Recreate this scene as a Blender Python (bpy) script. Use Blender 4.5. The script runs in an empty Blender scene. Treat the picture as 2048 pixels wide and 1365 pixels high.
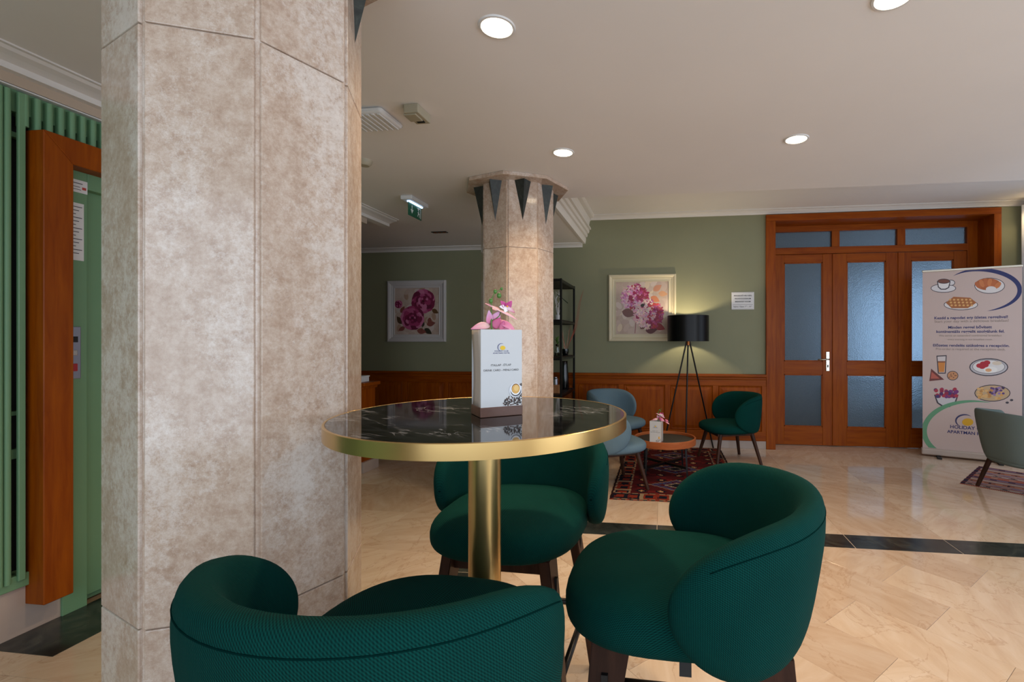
import bpy, bmesh, math, random
from mathutils import Vector, Matrix
random.seed(7)
PI = math.pi
S = bpy.context.scene
C = S.collection

# ---------------------------------------------------------------- camera
CAMH = 1.25
cd = bpy.data.cameras.new('camera'); cam = bpy.data.objects.new('camera', cd); C.objects.link(cam)
cd.sensor_width = 36; cd.sensor_fit = 'HORIZONTAL'; cd.lens = 957.4 / 2048 * 36
cd.shift_x = (1024 - 1196.5) / 2048; cd.shift_y = (679.85 - 682.5) / 2048
cd.clip_start = 0.02
cam.location = (0, 0, CAMH); cam.rotation_euler = (PI/2, 0, math.radians(7.593))
S.camera = cam

# ---------------------------------------------------------------- light and exposure
S.view_settings.view_transform = 'Standard'; S.view_settings.look = 'None'
S.view_settings.exposure = 0.0; S.view_settings.gamma = 1.0
S.view_settings.use_curve_mapping = False
w = bpy.data.worlds.new('world'); S.world = w; w.use_nodes = True
w.node_tree.nodes['Background'].inputs[0].default_value = (0.62, 0.75, 1.0, 1)
w.node_tree.nodes['Background'].inputs[1].default_value = 1.0

def area(name, loc, rot, sx, sy, power, col):
    l = bpy.data.lights.new(name, 'AREA'); l.shape = 'RECTANGLE'; l.size = sx; l.size_y = sy
    l.energy = power; l.color = col
    o = bpy.data.objects.new(name, l); C.objects.link(o); o.location = loc; o.rotation_euler = rot
    return o
DAY = (0.81, 0.905, 1.0)
# daylight entering by the street windows: right wall and the wall behind the camera
area('daylight_right', (3.96, -0.35, 1.35), (0, PI/2, 0), 2.0, 3.3, 84, DAY)
area('daylight_right_rear', (3.96, 4.05, 1.35), (0, PI/2, 0), 2.0, 1.9, 14, DAY)
area('daylight_front', (0.9, -2.42, 1.45), (PI/2, 0, 0), 5.2, 2.0, 78, DAY)
# daylight of the breakfast room behind the glazed doors
area('daylight_breakfast', (3.95, 8.86, 1.35), (-PI/2, 0, 0), 1.2, 1.8, 5.0, (0.46, 0.70, 1.0))
area('breakfast_fill', (4.46, 7.3, 1.4), (0, PI/2, 0), 1.9, 1.6, 7, (0.50, 0.71, 1.0))  # added fill lamp, supplies ambient light in the breakfast room

# ---------------------------------------------------------------- helpers
def lin(c):
    return tuple(((x/255)/12.92 if x/255 <= 0.04045 else ((x/255 + 0.055)/1.055)**2.4) for x in c[:3])

def obj(name, me, mat=None, parent=None, loc=None, rot=None, smooth=False):
    if isinstance(me, bmesh.types.BMesh):
        bm = me; me = bpy.data.meshes.new(name); bm.to_mesh(me); bm.free()
    o = bpy.data.objects.new(name, me); C.objects.link(o)
    if mat and not me.materials: me.materials.append(mat)
    if parent: o.parent = parent
    if loc: o.location = loc
    if rot: o.rotation_euler = rot
    if smooth:
        for p in me.polygons: p.use_smooth = True
        if smooth == 'auto':
            me.set_sharp_from_angle(angle=math.radians(38))
    return o

def tag(o, label, cat, group=None):
    o['label'] = label; o['category'] = cat
    if group: o['group'] = group
    return o
def thing(name, label, cat, loc=(0, 0, 0), rz=0, group=None):
    o = bpy.data.objects.new(name, None); C.objects.link(o); o.empty_display_size = 0.1
    o.location = loc; o.rotation_euler = (0, 0, rz)
    return tag(o, label, cat, group)
def struct(name, loc=(0, 0, 0), rz=0):
    o = bpy.data.objects.new(name, None); C.objects.link(o); o.location = loc; o.rotation_euler = (0, 0, rz)
    o['kind'] = 'structure'; return o
def st(o): o['kind'] = 'structure'; return o

def bx(x0, x1, y0, y1, z0, z1, bev=0, seg=2, bm=None):
    new = bmesh.new()
    vs = [new.verts.new(p) for p in [(x0,y0,z0),(x1,y0,z0),(x1,y1,z0),(x0,y1,z0),(x0,y0,z1),(x1,y0,z1),(x1,y1,z1),(x0,y1,z1)]]
    for f in [(0,3,2,1),(4,5,6,7),(0,1,5,4),(1,2,6,5),(2,3,7,6),(3,0,4,7)]: new.faces.new([vs[i] for i in f])
    if bev: bmesh.ops.bevel(new, geom=list(new.edges), offset=bev, segments=seg, profile=0.5, affect='EDGES')
    if bm is None: return new
    merge(bm, new); return bm
def merge(bm, other):
    me = bpy.data.meshes.new('tmp'); other.to_mesh(me); other.free(); bm.from_mesh(me); bpy.data.meshes.remove(me)
def poly_prism(pts, z0, z1, bev=0, bm=None, bev_top_only=False):
    new = bmesh.new(); n = len(pts)
    a = [new.verts.new((p[0], p[1], z0)) for p in pts]; b = [new.verts.new((p[0], p[1], z1)) for p in pts]
    new.faces.new(a[::-1]); new.faces.new(b)
    for i in range(n): new.faces.new([a[i], a[(i+1) % n], b[(i+1) % n], b[i]])
    bmesh.ops.recalc_face_normals(new, faces=new.faces)
    if bev: bmesh.ops.bevel(new, geom=list(new.edges), offset=bev, segments=1, affect='EDGES')
    if bm is None: return new
    merge(bm, new); return bm
def sweep(profile, p0, p1, right):
    """extrude a closed 2D profile (u along `right`, v up) from p0 to p1"""
    bm = bmesh.new(); n = len(profile); r = Vector(right)
    A = [bm.verts.new(Vector(p0) + r*u + Vector((0, 0, v))) for u, v in profile]
    B = [bm.verts.new(Vector(p1) + r*u + Vector((0, 0, v))) for u, v in profile]
    bm.faces.new(A); bm.faces.new(B[::-1])
    for i in range(n): bm.faces.new([A[i], B[i], B[(i+1) % n], A[(i+1) % n]])
    bmesh.ops.recalc_face_normals(bm, faces=bm.faces)
    return bm
def lathe(profile, seg=48, bm=None, closed=False, off=(0, 0, 0)):
    new = bmesh.new(); rings = []
    for r, z in profile:
        if r < 1e-6: rings.append([new.verts.new((off[0], off[1], z+off[2]))])
        else: rings.append([new.verts.new((off[0]+r*math.cos(2*PI*k/seg), off[1]+r*math.sin(2*PI*k/seg), z+off[2])) for k in range(seg)])
    pairs = list(zip(rings, rings[1:])) + ([(rings[-1], rings[0])] if closed else [])
    for a, b in pairs:
        for k in range(seg):
            k2 = (k+1) % seg
            if len(a) == 1 and len(b) == 1: continue
            if len(a) == 1: new.faces.new([a[0], b[k2], b[k]])
            elif len(b) == 1: new.faces.new([a[k], a[k2], b[0]])
            else: new.faces.new([a[k], a[k2], b[k2], b[k]])
    bmesh.ops.recalc_face_normals(new, faces=new.faces)
    if bm is None: return new
    merge(bm, new); return bm
def tube(pts, rad, seg=10, bm=None, cap=True):
    new = bmesh.new(); pts = [Vector(p) for p in pts]; n = len(pts)
    rad = rad if isinstance(rad, (list, tuple)) else [rad]*n
    rings = []; up = None
    for i, p in enumerate(pts):
        t = (pts[min(i+1, n-1)] - pts[max(i-1, 0)]).normalized()
        if up is None: up = t.orthogonal().normalized()
        up = (up - t*up.dot(t)).normalized(); s = t.cross(up)
        rings.append([new.verts.new(p + (up*math.cos(2*PI*k/seg) + s*math.sin(2*PI*k/seg))*rad[i]) for k in range(seg)])
    for a, b in zip(rings, rings[1:]):
        for k in range(seg): new.faces.new([a[k], a[(k+1) % seg], b[(k+1) % seg], b[k]])
    if cap: new.faces.new(rings[0][::-1]); new.faces.new(rings[-1])
    bmesh.ops.recalc_face_normals(new, faces=new.faces)
    if bm is None: return new
    merge(bm, new); return bm
def grid(fn, nu, nv, cu=False, cv=False, bm=None):
    new = bmesh.new()
    V = [[new.verts.new(fn(i/(nu if cu else nu-1), j/(nv if cv else nv-1))) for j in range(nv)] for i in range(nu)]
    for i in range(nu if cu else nu-1):
        for j in range(nv if cv else nv-1):
            new.faces.new([V[i][j], V[(i+1) % nu][j], V[(i+1) % nu][(j+1) % nv], V[i][(j+1) % nv]])
    if bm is None: return new
    merge(bm, new); return bm
def ball(bm, c, rx, ry=None, rz=None, seg=12):
    new = bmesh.new(); bmesh.ops.create_uvsphere(new, u_segments=seg, v_segments=max(6, seg//2+1), radius=1)
    ry = ry or rx; rz = rz or rx
    bmesh.ops.transform(new, matrix=Matrix.Translation(c) @ Matrix.Diagonal((rx, ry, rz, 1)), verts=new.verts)
    if bm is None: return new
    merge(bm, new); return bm
def text(body, size, align='CENTER', weight=0.0):
    cu = bpy.data.curves.new('t', 'FONT'); cu.body = body; cu.size = size; cu.align_x = align; cu.resolution_u = 3
    cu.offset = weight
    o = bpy.data.objects.new('t', cu); C.objects.link(o)
    bpy.context.view_layer.update()
    me = bpy.data.meshes.new_from_object(o.evaluated_get(bpy.context.evaluated_depsgraph_get()))
    bpy.data.objects.remove(o); bpy.data.curves.remove(cu)
    for v in me.vertices: v.co = Vector((v.co.x, 0, v.co.y))
    me.materials.clear()
    return me
def lettering(lines, mat, parent, name='lettering', y=-0.0012):
    """lines: (text, x, z, size, align) all joined to one flat print"""
    bm = bmesh.new()
    for body, x, z, size, al, wt in lines:
        me = text(body, size, al, wt)
        for v in me.vertices: v.co += Vector((x, y, z))
        bm.from_mesh(me); bpy.data.meshes.remove(me)
    o = obj(name, bm, mat, parent); o['kind'] = 'stuff'; return o
def prints(shapes, parent, name='print', y0=-0.0006, dy=-0.00012):
    """flat coloured shapes (polygon in x,z ; sRGB colour), painted one over the other"""
    vs, fs, cols = [], [], []
    for i, (pts, col) in enumerate(shapes):
        b = len(vs); vs += [(p[0], y0 + dy*i, p[1]) for p in pts]; fs.append(list(range(b, b+len(pts)))); cols.append(lin(col))
    me = bpy.data.meshes.new(name); me.from_pydata(vs, [], fs)
    at = me.color_attributes.new('Col', 'FLOAT_COLOR', 'CORNER'); k = 0
    for f, c in zip(me.polygons, cols):
        for _ in f.loop_indices: at.data[_].color = (*c, 1)
    o = obj(name, me, M['print'], parent); o['kind'] = 'stuff'; return o
def ell(cx, cz, rx, rz, n=24, a0=0, a1=2*PI, rot=0):
    out = []
    for k in range(n):
        a = a0 + (a1-a0)*k/(n if abs(a1-a0-2*PI) < 1e-6 else n-1)
        x, z = rx*math.cos(a), rz*math.sin(a)
        out.append((cx + x*math.cos(rot) - z*math.sin(rot), cz + x*math.sin(rot) + z*math.cos(rot)))
    return out
def crescent(cx, cz, rx, rz, a0, a1, wmax, n=40):
    o, i = [], []
    for k in range(n+1):
        t = k/n; a = a0 + (a1-a0)*t; ww = wmax*math.sin(PI*t)**0.8
        o.append((cx+rx*math.cos(a), cz+rz*math.sin(a))); i.append((cx+(rx-ww)*math.cos(a), cz+(rz-ww)*math.sin(a)))
    return [[o[k], o[k+1], i[k+1], i[k]] for k in range(n)]
def leaf(cx, cz, ln, wd, rot, n=8):
    up = [(ln*k/n, wd*math.sin(PI*(k/n)**0.8)) for k in range(n+1)]; pts = up + [(x, -z) for x, z in up[-2:0:-1]]
    return [(cx + x*math.cos(rot)-z*math.sin(rot), cz + x*math.sin(rot)+z*math.cos(rot)) for x, z in pts]

# ---------------------------------------------------------------- materials
M = {}
class NT:
    def __init__(self, name):
        self.m = bpy.data.materials.new(name); self.m.use_nodes = True; self.t = self.m.node_tree
        self.b = self.t.nodes['Principled BSDF']; M[name] = self.m
    def n(self, typ, **kw):
        nd = self.t.nodes.new(typ)
        for k, v in kw.items():
            if k in nd.inputs.keys(): nd.inputs[k].default_value = v
            else: setattr(nd, k, v)
        return nd
    def l(self, a, b): self.t.links.new(a, b)
    def set(self, **kw):
        for k, v in kw.items(): self.b.inputs[k].default_value = v
    def coord(self, scale=(1, 1, 1), rot=(0, 0, 0), kind='Object'):
        tc = self.n('ShaderNodeTexCoord'); mp = self.n('ShaderNodeMapping'); mp.inputs['Scale'].default_value = scale
        mp.inputs['Rotation'].default_value = rot; self.l(tc.outputs[kind], mp.inputs['Vector']); return mp.outputs['Vector']
    def ramp(self, fac, stops):
        r = self.n('ShaderNodeValToRGB'); els = r.color_ramp.elements
        while len(els) < len(stops): els.new(0.5)
        for e, (p, c) in zip(els, stops): e.position = p; e.color = (*lin(c), 1) if len(c) == 3 else c
        self.l(fac, r.inputs['Fac']); return r.outputs['Color']
    def noise(self, vec, scale, detail=4, rough=0.55, dist=0.0):
        nd = self.n('ShaderNodeTexNoise', Scale=scale, Detail=detail, Roughness=rough, Distortion=dist)
        self.l(vec, nd.inputs['Vector']); return nd.outputs['Fac']
    def bump(self, h, strength, dist=0.002):
        b = self.n('ShaderNodeBump', Strength=strength, Distance=dist); self.l(h, b.inputs['Height'])
        self.l(b.outputs['Normal'], self.b.inputs['Normal']); return b
    def mix(self, fac, a, b, mode='MIX'):
        m = self.n('ShaderNodeMix', data_type='RGBA', blend_type=mode)
        if isinstance(fac, (int, float)): m.inputs[0].default_value = fac
        else: self.l(fac, m.inputs[0])
        for s, i in ((a, 6), (b, 7)):
            if isinstance(s, tuple): m.inputs[i].default_value = (*s[:3], 1)
            else: self.l(s, m.inputs[i])
        return m.outputs[2]
def plain(name, col, rough=0.5, metal=0.0, **kw):
    t = NT(name); t.set(**{'Base Color': (*lin(col), 1), 'Roughness': rough, 'Metallic': metal}, **kw); return t

def worldmap(t, scale):
    g = t.n('ShaderNodeNewGeometry'); mp = t.n('ShaderNodeMapping'); mp.inputs['Scale'].default_value = scale
    t.l(g.outputs['Position'], mp.inputs['Vector']); return mp.outputs['Vector']

def stone(name, c_dark, c_mid, c_light, rough, pits=0.25, white=(214, 206, 198)):
    t = NT(name); v = t.coord((1, 1, 1)); oi = t.n('ShaderNodeObjectInfo')
    add = t.n('ShaderNodeVectorMath', operation='ADD'); sc = t.n('ShaderNodeVectorMath', operation='SCALE')
    cmb = t.n('ShaderNodeCombineXYZ')
    for i in range(3): t.l(oi.outputs['Random'], cmb.inputs[i])
    t.l(cmb.outputs[0], sc.inputs[0]); sc.inputs[3].default_value = 37.0
    t.l(v, add.inputs[0]); t.l(sc.outputs[0], add.inputs[1]); v = add.outputs[0]
    c1 = t.ramp(t.noise(v, 24, 12, 0.84, 0.0), [(0.36, c_dark), (0.5, c_mid), (0.64, c_light)])
    mp = t.n('ShaderNodeMapping'); mp.inputs['Scale'].default_value = (1, 1, 0.55); t.l(v, mp.inputs['Vector'])
    big = t.noise(mp.outputs[0], 5.0, 4, 0.6); fin = t.noise(v, 60, 10, 0.84)
    sm = t.n('ShaderNodeMath', operation='MULTIPLY_ADD'); t.l(fin, sm.inputs[0]); sm.inputs[1].default_value = 1.1; t.l(big, sm.inputs[2])
    sc2 = t.n('ShaderNodeMath', operation='MULTIPLY'); t.l(sm.outputs[0], sc2.inputs[0]); sc2.inputs[1].default_value = 0.6
    wmask = t.ramp(sc2.outputs[0], [(0.62, (0, 0, 0)), (0.74, (205, 205, 205))])
    c2 = t.mix(wmask, c1, lin(white))
    fine = t.ramp(t.noise(v, 90, 4, 0.7), [(0.27, (0, 0, 0)), (0.36, (255, 255, 255))])
    c3 = t.mix(pits, c2, t.mix(fine, lin((120, 96, 78)), c2))
    t.l(c3, t.b.inputs['Base Color']); t.set(Roughness=rough)
    t.bump(fine, 0.12, 0.001)
    return t
stone('travertine', (168, 141, 121), (188, 166, 148), (207, 191, 177), 0.12, 0.4, (224, 216, 208))

def marble_floor():
    t = NT('floor_marble'); v = t.coord((1, 1, 1)); oi = t.n('ShaderNodeObjectInfo')
    cmb = t.n('ShaderNodeCombineXYZ'); [t.l(oi.outputs['Random'], cmb.inputs[i]) for i in range(3)]
    sc = t.n('ShaderNodeVectorMath', operation='SCALE'); sc.inputs[3].default_value = 53.0; t.l(cmb.outputs[0], sc.inputs[0])
    add = t.n('ShaderNodeVectorMath', operation='ADD'); t.l(v, add.inputs[0]); t.l(sc.outputs[0], add.inputs[1])
    rot = t.n('ShaderNodeVectorRotate', rotation_type='Z_AXIS'); t.l(add.outputs[0], rot.inputs['Vector'])
    mul = t.n('ShaderNodeMath', operation='MULTIPLY'); t.l(oi.outputs['Random'], mul.inputs[0]); mul.inputs[1].default_value = 6.0
    t.l(mul.outputs[0], rot.inputs['Angle']); v = rot.outputs[0]
    st_ = t.n('ShaderNodeMapping'); st_.inputs['Scale'].default_value = (1, 4, 1); t.l(v, st_.inputs['Vector'])
    base = t.ramp(t.noise(st_.outputs[0], 3.2, 6, 0.6, 0.6), [(0.25, (198, 171, 146)), (0.5, (210, 187, 164)), (0.75, (219, 200, 181))])
    tone = t.ramp(oi.outputs['Random'], [(0.0, (234, 228, 222)), (0.5, (246, 243, 239)), (1.0, (255, 255, 253))])
    base = t.mix(1.0, base, tone, 'MULTIPLY')
    vein = t.n('ShaderNodeTexNoise', Scale=2.6, Detail=7, Roughness=0.6, Distortion=1.2); t.l(v, vein.inputs['Vector'])
    sub = t.n('ShaderNodeMath', operation='SUBTRACT'); t.l(vein.outputs['Fac'], sub.inputs[0]); sub.inputs[1].default_value = 0.5
    ab = t.n('ShaderNodeMath', operation='ABSOLUTE'); t.l(sub.outputs[0], ab.inputs[0])
    vm = t.ramp(ab.outputs[0], [(0.0, (150, 150, 150)), (0.012, (0, 0, 0))])
    t.l(t.mix(vm, base, lin((150, 106, 66))), t.b.inputs['Base Color']); t.set(Roughness=0.09)
marble_floor()
def dark_marble(name, a, b, c, scale, rough):
    t = NT(name); v = t.coord((1, 1, 1)); oi = t.n('ShaderNodeObjectInfo'); cmb = t.n('ShaderNodeCombineXYZ')
    [t.l(oi.outputs['Random'], cmb.inputs[i]) for i in range(3)]
    sc = t.n('ShaderNodeVectorMath', operation='SCALE'); sc.inputs[3].default_value = 19.0; t.l(cmb.outputs[0], sc.inputs[0])
    add = t.n('ShaderNodeVectorMath', operation='ADD'); t.l(v, add.inputs[0]); t.l(sc.outputs[0], add.inputs[1])
    t.l(t.ramp(t.noise(add.outputs[0], scale, 10, 0.68, 1.6), [(0.35, a), (0.55, b), (0.75, c)]), t.b.inputs['Base Color']); t.set(Roughness=rough)
dark_marble('green_marble', (24, 27, 26), (46, 50, 46), (80, 80, 68), 7, 0.2)
dark_marble('slate_wedge', (26, 31, 29), (44, 50, 46), (72, 78, 72), 14, 0.5)
def table_marble():
    t = NT('black_marble'); v = t.coord((1, 1, 1), (0, 0, 0.5)); mp = t.n('ShaderNodeMapping'); mp.inputs['Scale'].default_value = (3, 9, 1)
    t.l(v, mp.inputs['Vector'])
    vein = t.n('ShaderNodeTexNoise', Scale=2.2, Detail=8, Roughness=0.62, Distortion=1.4); t.l(mp.outputs[0], vein.inputs['Vector'])
    sub = t.n('ShaderNodeMath', operation='SUBTRACT'); t.l(vein.outputs['Fac'], sub.inputs[0]); sub.inputs[1].default_value = 0.52
    ab = t.n('ShaderNodeMath', operation='ABSOLUTE'); t.l(sub.outputs[0], ab.inputs[0])
    line = t.ramp(ab.outputs[0], [(0.0, (255, 255, 255)), (0.026, (0, 0, 0))])
    msk = t.ramp(t.noise(v, 7, 3, 0.5), [(0.50, (0, 0, 0)), (0.62, (255, 255, 255))])
    mm = t.mix(1.0, line, msk, 'MULTIPLY')
    cloud = t.ramp(t.noise(mp.outputs[0], 3, 6, 0.6, 1.0), [(0.4, (10, 10, 11)), (0.8, (44, 44, 47))])
    t.l(t.mix(mm, cloud, lin((160, 160, 164))), t.b.inputs['Base Color']); t.set(Roughness=0.05)
table_marble()

def wood(name, c1, c2, rough, sc=(14, 14, 1.2), coat=0.03):
    t = NT(name); v = t.coord(sc); oi = t.n('ShaderNodeObjectInfo')
    add = t.n('ShaderNodeVectorMath', operation='ADD'); t.l(v, add.inputs[0])
    cmb = t.n('ShaderNodeCombineXYZ'); [t.l(oi.outputs['Random'], cmb.inputs[i]) for i in range(3)]
    s2 = t.n('ShaderNodeVectorMath', operation='SCALE'); s2.inputs[3].default_value = 31.0; t.l(cmb.outputs[0], s2.inputs[0]); t.l(s2.outputs[0], add.inputs[1])
    t.l(t.ramp(t.noise(add.outputs[0], 2.0, 6, 0.6, 0.6), [(0.3, c1), (0.7, c2)]), t.b.inputs['Base Color'])
    t.set(**{'Roughness': rough, 'Coat Weight': coat, 'Coat Roughness': 0.12, 'Specular IOR Level': 0.15}); return t
wood('cherry_wood', (126, 53, 4), (156, 78, 7), 0.42)
wood('cherry_wood_h', (126, 53, 4), (156, 78, 7), 0.42, (1.2, 14, 14))
wood('walnut', (44, 26, 18), (68, 42, 30), 0.45)
wood('holder_wood', (86, 58, 48), (112, 80, 68), 0.32, (3, 14, 14), 0.4)
wood('cherry_tray', (150, 78, 40), (172, 98, 56), 0.4, (3, 3, 14))

def fabric(name, a, b, scale):
    t = NT(name); uv = t.n('ShaderNodeUVMap', uv_map='weave'); v = t.coord((1, 1, 1))
    w1 = t.n('ShaderNodeTexWave', wave_type='BANDS', bands_direction='DIAGONAL', Scale=scale, Distortion=0.5, Detail=1)
    t.l(uv.outputs[0], w1.inputs['Vector'])
    w2 = t.n('ShaderNodeTexWave', wave_type='BANDS', bands_direction='X', Scale=scale*0.62, Distortion=0.4, Detail=1)
    t.l(uv.outputs[0], w2.inputs['Vector'])
    h = t.mix(0.35, w1.outputs['Color'], w2.outputs['Color'])
    c = t.mix(h, lin(a), lin(b)); c = t.mix(t.noise(v, 7, 4), c, t.mix(0.5, lin(a), c))
    t.l(c, t.b.inputs['Base Color']); t.set(**{'Roughness': 0.9, 'Sheen Weight': 0.03, 'Sheen Roughness': 0.45, 'Specular IOR Level': 0.08})
    t.b.inputs['Sheen Tint'].default_value = (*lin(b), 1)
    t.bump(h, 0.45, 0.0012); return t
fabric('green_fabric', (1, 30, 29), (6, 74, 67), 120)
fabric('blue_fabric', (84, 106, 120), (112, 136, 148), 140)
fabric('sage_fabric', (92, 104, 102), (118, 130, 126), 140)

plain('seam_green', (1, 34, 32), 0.95, **{'Specular IOR Level': 0.02})
plain('seam_blue', (84, 106, 120), 0.95, **{'Specular IOR Level': 0.02})
def paint(name, col, rough=0.75, var=10):
    t = NT(name); v = worldmap(t, (1, 1, 1))
    lo = tuple(max(0, c-var) for c in col); t.l(t.ramp(t.noise(v, 1.4, 4), [(0.3, lo), (0.7, col)]), t.b.inputs['Base Color']); t.set(Roughness=rough)
    t.bump(t.noise(v, 160, 3), 0.04, 0.001)
paint('sage_wall', (138, 139, 110), 0.7, 5)
paint('ceiling_paint', (234, 231, 228), 0.85, 4)
paint('white_plaster', (224, 220, 214), 0.55, 4)
paint('beige_wall', (190, 172, 152), 0.8, 6)
paint('lift_green', (112, 152, 114), 0.42, 5)
paint('white_marble', (196, 178, 166), 0.25, 34)
plain('black', (8, 8, 9), 0.55)
plain('black_metal', (18, 16, 16), 0.35, 0.4)
plain('black_gloss', (8, 9, 11), 0.16)
plain('shade_black', (7, 7, 8), 0.36, **{'Specular IOR Level': 0.25})
plain('white_plastic', (214, 214, 212), 0.4)
plain('cream_plastic', (168, 160, 138), 0.5)
plain('grey_metal', (150, 152, 162), 0.3, 0.9)
plain('steel', (196, 190, 176), 0.22, 1.0)
plain('paper', (226, 226, 226), 0.6)
plain('card_white', (194, 195, 196), 0.42)
plain('card_side', (186, 172, 160), 0.5)
plain('ink', (28, 26, 30), 0.6)
plain('ink_grey', (120, 116, 116), 0.6)
plain('ink_blue', (48, 52, 110), 0.6)
plain('ink_pale', (150, 134, 124), 0.6)
plain('exit_green', (0, 92, 66), 0.4)
plain('banner_cloth', (206, 184, 176), 0.55)
plain('banner_metal', (186, 170, 158), 0.45, 0.2)
plain('frame_cream', (208, 198, 168), 0.45)
plain('frame_grey', (196, 192, 190), 0.4)
plain('stem_green', (86, 116, 52), 0.5)
plain('bud_green', (72, 122, 50), 0.4)
plain('copper', (150, 90, 50), 0.35, 0.9)
plain('red_button', (170, 30, 40), 0.4)
plain('twig_red', (160, 84, 64), 0.7)
plain('twig_pale', (190, 165, 140), 0.7)
plain('glass_clear', (235, 240, 240), 0.03, 0.0, **{'Transmission Weight': 1.0})
plain('grout', (150, 128, 104), 0.5)
plain('dark_room', (34, 34, 36), 0.9)
plain('curtain_sheer', (226, 230, 238), 0.8)
t = plain('brass', (216, 184, 122), 0.32, 1.0)
t = plain('brushed_brass', (206, 172, 112), 0.28, 1.0)
v = t.coord((1, 1, 30)); t.bump(t.noise(v, 40, 2, 0.6), 0.02, 0.0006)
t = NT('print'); at = t.n('ShaderNodeAttribute', attribute_name='Col'); t.l(at.outputs['Color'], t.b.inputs['Base Color']); t.set(Roughness=0.55)
t = NT('petal'); at = t.n('ShaderNodeAttribute', attribute_name='Col'); t.l(at.outputs['Color'], t.b.inputs['Base Color']); t.set(Roughness=0.5)
t.set(**{'Subsurface Weight': 0.15, 'Subsurface Scale': 0.004})
t = NT('rug'); at = t.n('ShaderNodeAttribute', attribute_name='Col'); v = worldmap(t, (1, 1, 1)); nz = t.noise(v, 220, 3, 0.7)
t.l(t.mix(0.55, at.outputs['Color'], t.mix(1.0, at.outputs['Color'], t.ramp(nz, [(0.3, (120, 120, 120)), (0.7, (255, 255, 255))]), 'MULTIPLY')), t.b.inputs['Base Color'])
t.set(**{'Roughness': 0.95, 'Specular IOR Level': 0.1}); t.bump(nz, 0.5, 0.002)
t = NT('frosted_glass'); v = t.coord((1, 1, 1)); t.set(**{'Base Color': (0.80, 0.9, 1.0, 1), 'Roughness': 0.42, 'Transmission Weight': 1.0, 'IOR': 1.25})
vo = t.n('ShaderNodeTexVoronoi', Scale=110.0); t.l(v, vo.inputs['Vector'])
t.bump(t.mix(0.5, t.noise(v, 60, 3, 0.6, 0.6), vo.outputs['Distance']), 1.0, 0.008)
def emit(name, col, s):
    t = plain(name, col); t.b.inputs['Emission Color'].default_value = (*lin(col), 1); t.set(**{'Emission Strength': s})
emit('lamp_glow', (255, 232, 196), 14.0)
emit('led_blue', (190, 220, 255), 2.0)
emit('bulb', (255, 214, 150), 6.0)

# ================================================================ THE SETTING
# ---------------------------------------------------------------- floor
floor = st(obj('floor', bx(-5.3, 4.6, -2.6, 9.0, -0.08, -0.011), M['grout']))
def clip(poly, inside, inter):
    out = []
    for i, p in enumerate(poly):
        q = poly[i-1]
        if inside(p):
            if not inside(q): out.append(inter(q, p))
            out.append(p)
        elif inside(q): out.append(inter(q, p))
    return out
def clip_rect(poly, x0, x1, y0, y1):
    for ax, lim, sg in ((0, x0, 1), (0, x1, -1), (1, y0, 1), (1, y1, -1)):
        if not poly: return poly
        poly = clip(poly, lambda p: sg*(p[ax]-lim) >= -1e-9,
                    lambda q, p: tuple(q[k] + (p[k]-q[k])*(lim-q[ax])/(p[ax]-q[ax]) for k in range(2)))
    return poly
def parea(p): return abs(sum(p[i-1][0]*p[i][1]-p[i][0]*p[i-1][1] for i in range(len(p))))/2
tile_cache = {}
def tile(name, poly, mat):
    if len(poly) < 3 or parea(poly) < 0.004: return
    cx = sum(p[0] for p in poly)/len(poly); cy = sum(p[1] for p in poly)/len(poly)
    loc = [(p[0]-cx, p[1]-cy) for p in poly]
    key = (name, tuple((round(a, 4), round(b, 4)) for a, b in loc))
    if key not in tile_cache:
        # inset by half a joint
        ins = []
        for x, y in loc:
            r = math.hypot(x, y); g_ = 0.0022 if name == 'border_tile' else 0.0007; ins.append((x*(1-g_/r), y*(1-g_/r)))
        o = obj(name, poly_prism(ins, -0.012, 0.0, 0.0004), mat, floor, (cx, cy, 0)); tile_cache[key] = o.data
    else: o = obj(name, tile_cache[key], None, floor, (cx, cy, 0))
P = 0.592
def straight_field(x0, x1, y0, y1, ax=-0.033, ay=3.25):
    i0 = math.floor((x0-ax)/P); j0 = math.floor((y0-ay)/P)
    for i in range(i0, math.ceil((x1-ax)/P)):
        for j in range(j0, math.ceil((y1-ay)/P)):
            tile('floor_tile', clip_rect([(ax+i*P, ay+j*P), (ax+i*P+P, ay+j*P), (ax+i*P+P, ay+j*P+P), (ax+i*P, ay+j*P+P)], x0, x1, y0, y1), M['floor_marble'])
SX0, SX1, SY0, SY1 = -1.12, -0.92, 3.045, 3.25
straight_field(SX1, 4.0, SY1, 5.95)
straight_field(-5.2, SX1, SY1, 5.69)
straight_field(-5.2, SX0, 4.1, SY1)
straight_field(-2.69, SX0, -2.5, SY1)
# diagonal field inside the dark marble frame
u = Vector((0.7071, -0.7071)); vv = Vector((0.7071, 0.7071)); A0 = Vector((1.544, 2.644))
for i in range(-9, 9):
    for j in range(-18, 18):
        o0 = A0 + u*(0.59*(i + (0.5 if j % 2 else 0))) + vv*(0.295*j)
        q = [o0, o0+u*0.59, o0+u*0.59+vv*0.295, o0+vv*0.295]
        tile('floor_tile', clip_rect([tuple(p) for p in q], SX1, 4.0, -0.6, SY0), M['floor_marble'])
x = -0.033 - P*2
while x < 4.0:
    tile('border_tile', clip_rect([(x, SY0), (x+P, SY0), (x+P, SY1), (x, SY1)], SX0, 4.0, SY0, SY1), M['green_marble']); x += P
y = SY0
while y > -0.6:
    tile('border_tile', [(SX0, y-P), (SX1, y-P), (SX1, y), (SX0, y)], M['green_marble']); y -= P
plain('joint_light', (186, 168, 146), 0.6)
obj('joint_bed', bx(SX0, 4.0, SY0, SY1, -0.0105, -0.0008), M['joint_light'], floor)
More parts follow.
